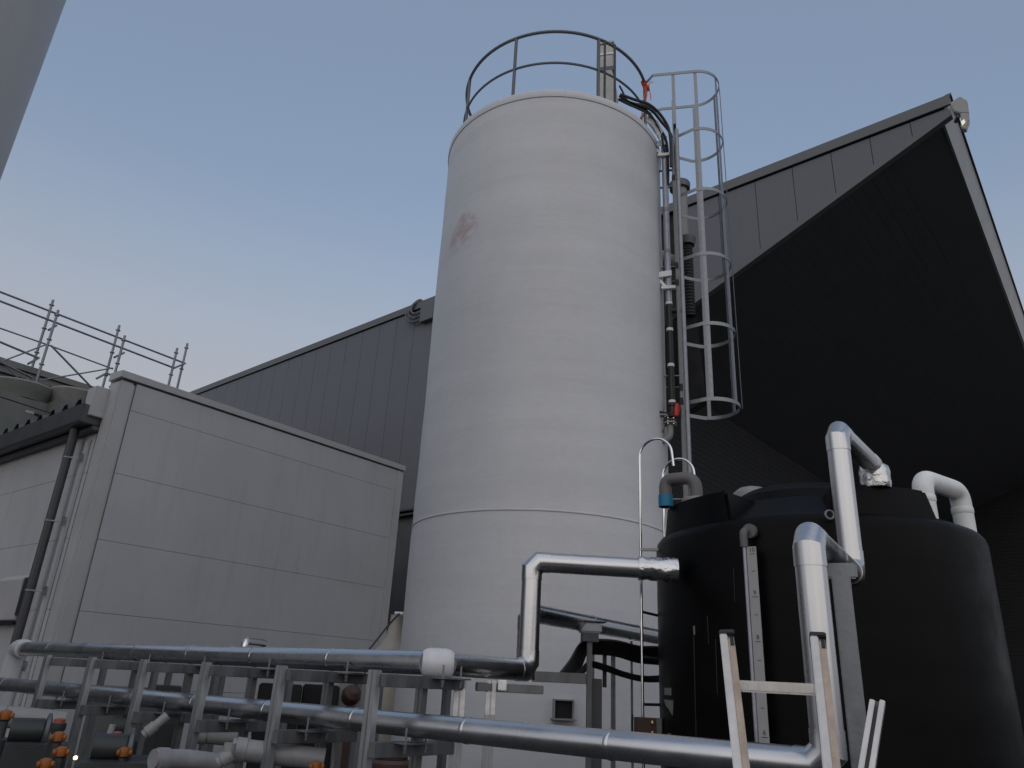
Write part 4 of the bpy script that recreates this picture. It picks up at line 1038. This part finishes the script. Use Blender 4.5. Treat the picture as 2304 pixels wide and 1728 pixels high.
wpipe([S(-20, 1545, 6.6), S(60, 1552, 6.6), S(138, 1560, 6.6)], .07, 'pale pipe with a dark band at the far left behind the rack', GPVC_L, fil=.02)
def valve(x, y, d, lab, h=.12):
    c = S(x, y, d); t = thing('orange_valve', lab, 'valve', c, 'valves with orange knobs behind the rack')
    build(MB().lathe([(.03, -h-.1), (.035, -h), (.022, -h+.01), (.022, -.03), (.03, -.02)], c, 14), 'body', MACH, t)
    kb = MB().lathe([(.016, -.026), (.028, -.02), (.032, 0), (.028, .02), (.012, .028)], c, 14)
    for k in range(3):
        an_ = k*2.094; q = c+Vector((math.cos(an_)*.036, math.sin(an_)*.036, 0)); kb.lathe([(.005, -.015), (.010, -.012), (.012, 0), (.010, .012), (.005, .015)], q, 8)
    build(kb, 'knob', ORANGE, t, 50)
for x, y, d, l_ in ((12, 1545, 5.2, 'orange-knobbed valve at the far left edge of the picture'), (126, 1592, 5.2, 'orange-knobbed valve, upper of the pair near the left rack posts'), (132, 1624, 5.1, 'orange-knobbed valve, lower of the pair near the left rack posts'), (98, 1650, 5.0, 'yellowish orange valve at the bottom edge on the left'), (268, 1625, 5.2, 'orange-knobbed valve beside the second white pipe'), (682, 1656, 4.6, 'orange-knobbed valve at the bottom edge right of the thick white pipe')):
    valve(x, y, d, l_)
for x, y, d, l_ in ((128, 1562, 5.4, 'left'), (252, 1590, 5.4, 'right')):
    c = S(x, y, d); t = thing('gate_valve', 'dark gate valve with a dull red cap behind the rack, the %s one' % l_, 'valve', c, 'gate valves with red caps')
    build(MB().lathe([(.05, -.3), (.05, -.22), (.03, -.2), (.03, -.05), (.04, -.03), (.04, 0)], c, 14), 'body', MACH, t)
    build(MB().lathe([(.03, 0), (.03, .02), (.012, .026)], c, 12), 'cap', mat('dull_red_paint_'+l_, (.25, .06, .05), .5), t)
def skid(x0, x1, y, d, h, lab, m_=MACH):
    a, b = S(x0, y, d), S(x1, y, d); c = (a+b)/2; t = thing('pump_skid', lab, 'machine', (c.x, c.y, 0), 'machines behind the rack')
    ax = (b-a); ax.z = 0; L = ax.length; ax.normalize(); ay = Z.cross(ax)
    build(MB().box((c.x, c.y, a.z-h/2), (L, .5, h), ax, ay, Z), 'cabinet', m_, t, 0, bevel=.02)
    build(MB().cyl(Vector((c.x, c.y, a.z+.06))-ax*L*.35, Vector((c.x, c.y, a.z+.06))+ax*L*.1, .07, 20), 'motor', m_, t)
    build(MB().lathe([(.05, -.02), (.10, -.01), (.10, .01), (.05, .02)], Vector((c.x, c.y, a.z+.06))+ax*L*.15, 20, ax), 'coupling', GALV_D, t)
    build(MB().box(Vector((c.x, c.y, a.z-h*.4))-ay*.26, (L*.5, .02, h*.3), ax, ay, Z), 'panel', GUT, t, 0)
skid(-10, 150, 1600, 5.9, .9, 'long dark machine cabinet with a motor at the bottom left behind the valves')
skid(225, 300, 1590, 6.6, 1.0, 'small dark machine with a motor behind the second rack frame')
skid(170, 330, 1638, 5.3, .8, 'low green-black machine at the bottom edge with a tiny amber light')
am = S(163, 1637, 4.9); o = build(MB().lathe([(.004, -.01), (.009, -.005), (.009, .005), (.004, .01)], am, 10, Vector((0, 1, 0))), 'indicator_lamp', AMBER, loc=am); tag(o, 'tiny glowing amber indicator light at the bottom left', 'lamp')
def darkbox(x0, x1, y0, y1, d, nm, lab, cat, m_, dep=.6):
    a, b = S(x0, y0, d), S(x1, y0, d); c = (a+b)/2; zt2 = c.z; ax = (b-a); ax.z = 0; L = ax.length; ax.normalize(); ay = Z.cross(ax)
    t = thing(nm, lab, cat, (c.x, c.y, 0))
    build(MB().box(Vector((c.x, c.y, zt2/2))+ay*dep/2, (L, dep, zt2), ax, ay, Z), 'casing', m_, t, 0, bevel=.015)
    f_ = MB(); n_ = max(2, int(L/.35))
    for k in range(n_): f_.box(Vector((c.x, c.y, zt2*.52))+ax*(-L/2+L*(k+.5)/n_)-ay*.006, (L/n_-.03, .012, zt2*.9), ax, ay, Z)
    build(f_, 'door', m_, t, 0, bevel=.004)
    return t
darkbox(560, 655, 1478, 1600, 9.5, 'dark_cabinet', 'black cabinet behind the rack, left of the brown machine', 'cabinet', BLK)
darkbox(330, 395, 1482, 1600, 10.2, 'dark_cabinet', 'black cabinet behind the fourth rack post', 'cabinet', MACH)
darkbox(655, 735, 1480, 1600, 9.9, 'dark_cabinet', 'black cabinet directly behind the brown machine', 'cabinet', BLK)
darkbox(735, 800, 1470, 1600, 10.6, 'pale_cabinet', 'pale grey cabinet between the brown machine and the cream tank', 'cabinet', ACL)
darkbox(200, 330, 1484, 1600, 11.2, 'grey_cabinet', 'mid grey cabinet far behind the left rack frames', 'cabinet', ACM)
bmn = S(758, 1510, 7.0); bt = thing('brown_pump', 'rusty brown pump head on a dark stand behind the rack', 'pump', (bmn.x, bmn.y, 0))
build(MB().lathe([(.03, -.07), (.075, -.05), (.085, 0), (.07, .05), (.03, .08)], bmn+Z*.03, 14, Vector((.4, -.8, .5))), 'head', BROWN, bt, 30)
build(MB().bar(bmn-Z*.02, Vector((bmn.x+.04, bmn.y, 0)), .05, .06), 'stand', BROWN, bt, 0)
bx = S(845, 1640, 5.6); bt = thing('red_brown_drum', 'faded reddish drum at the bottom edge below the cream tank', 'drum', (bx.x, bx.y, 0))
build(MB().lathe([(.13, 0), (.13, bx.z-.06), (.135, bx.z-.05), (.135, bx.z-.02), (.12, bx.z)], Vector((bx.x, bx.y, 0)), 24), 'shell', mat('faded_red_paint', (.09, .05, .045), .6, 0, .2, 8), bt)
build(MB().lathe([(.11, bx.z+.002), (.11, bx.z+.02)], Vector((bx.x, bx.y, 0)), 24), 'lid', BROWN, bt)
wpipe([S(727, 1560, 5.2), S(716, 1660, 5.1)], .012, 'thin pale upright pipe behind the rack under the brown pump', GPVC_L, fil=.02)
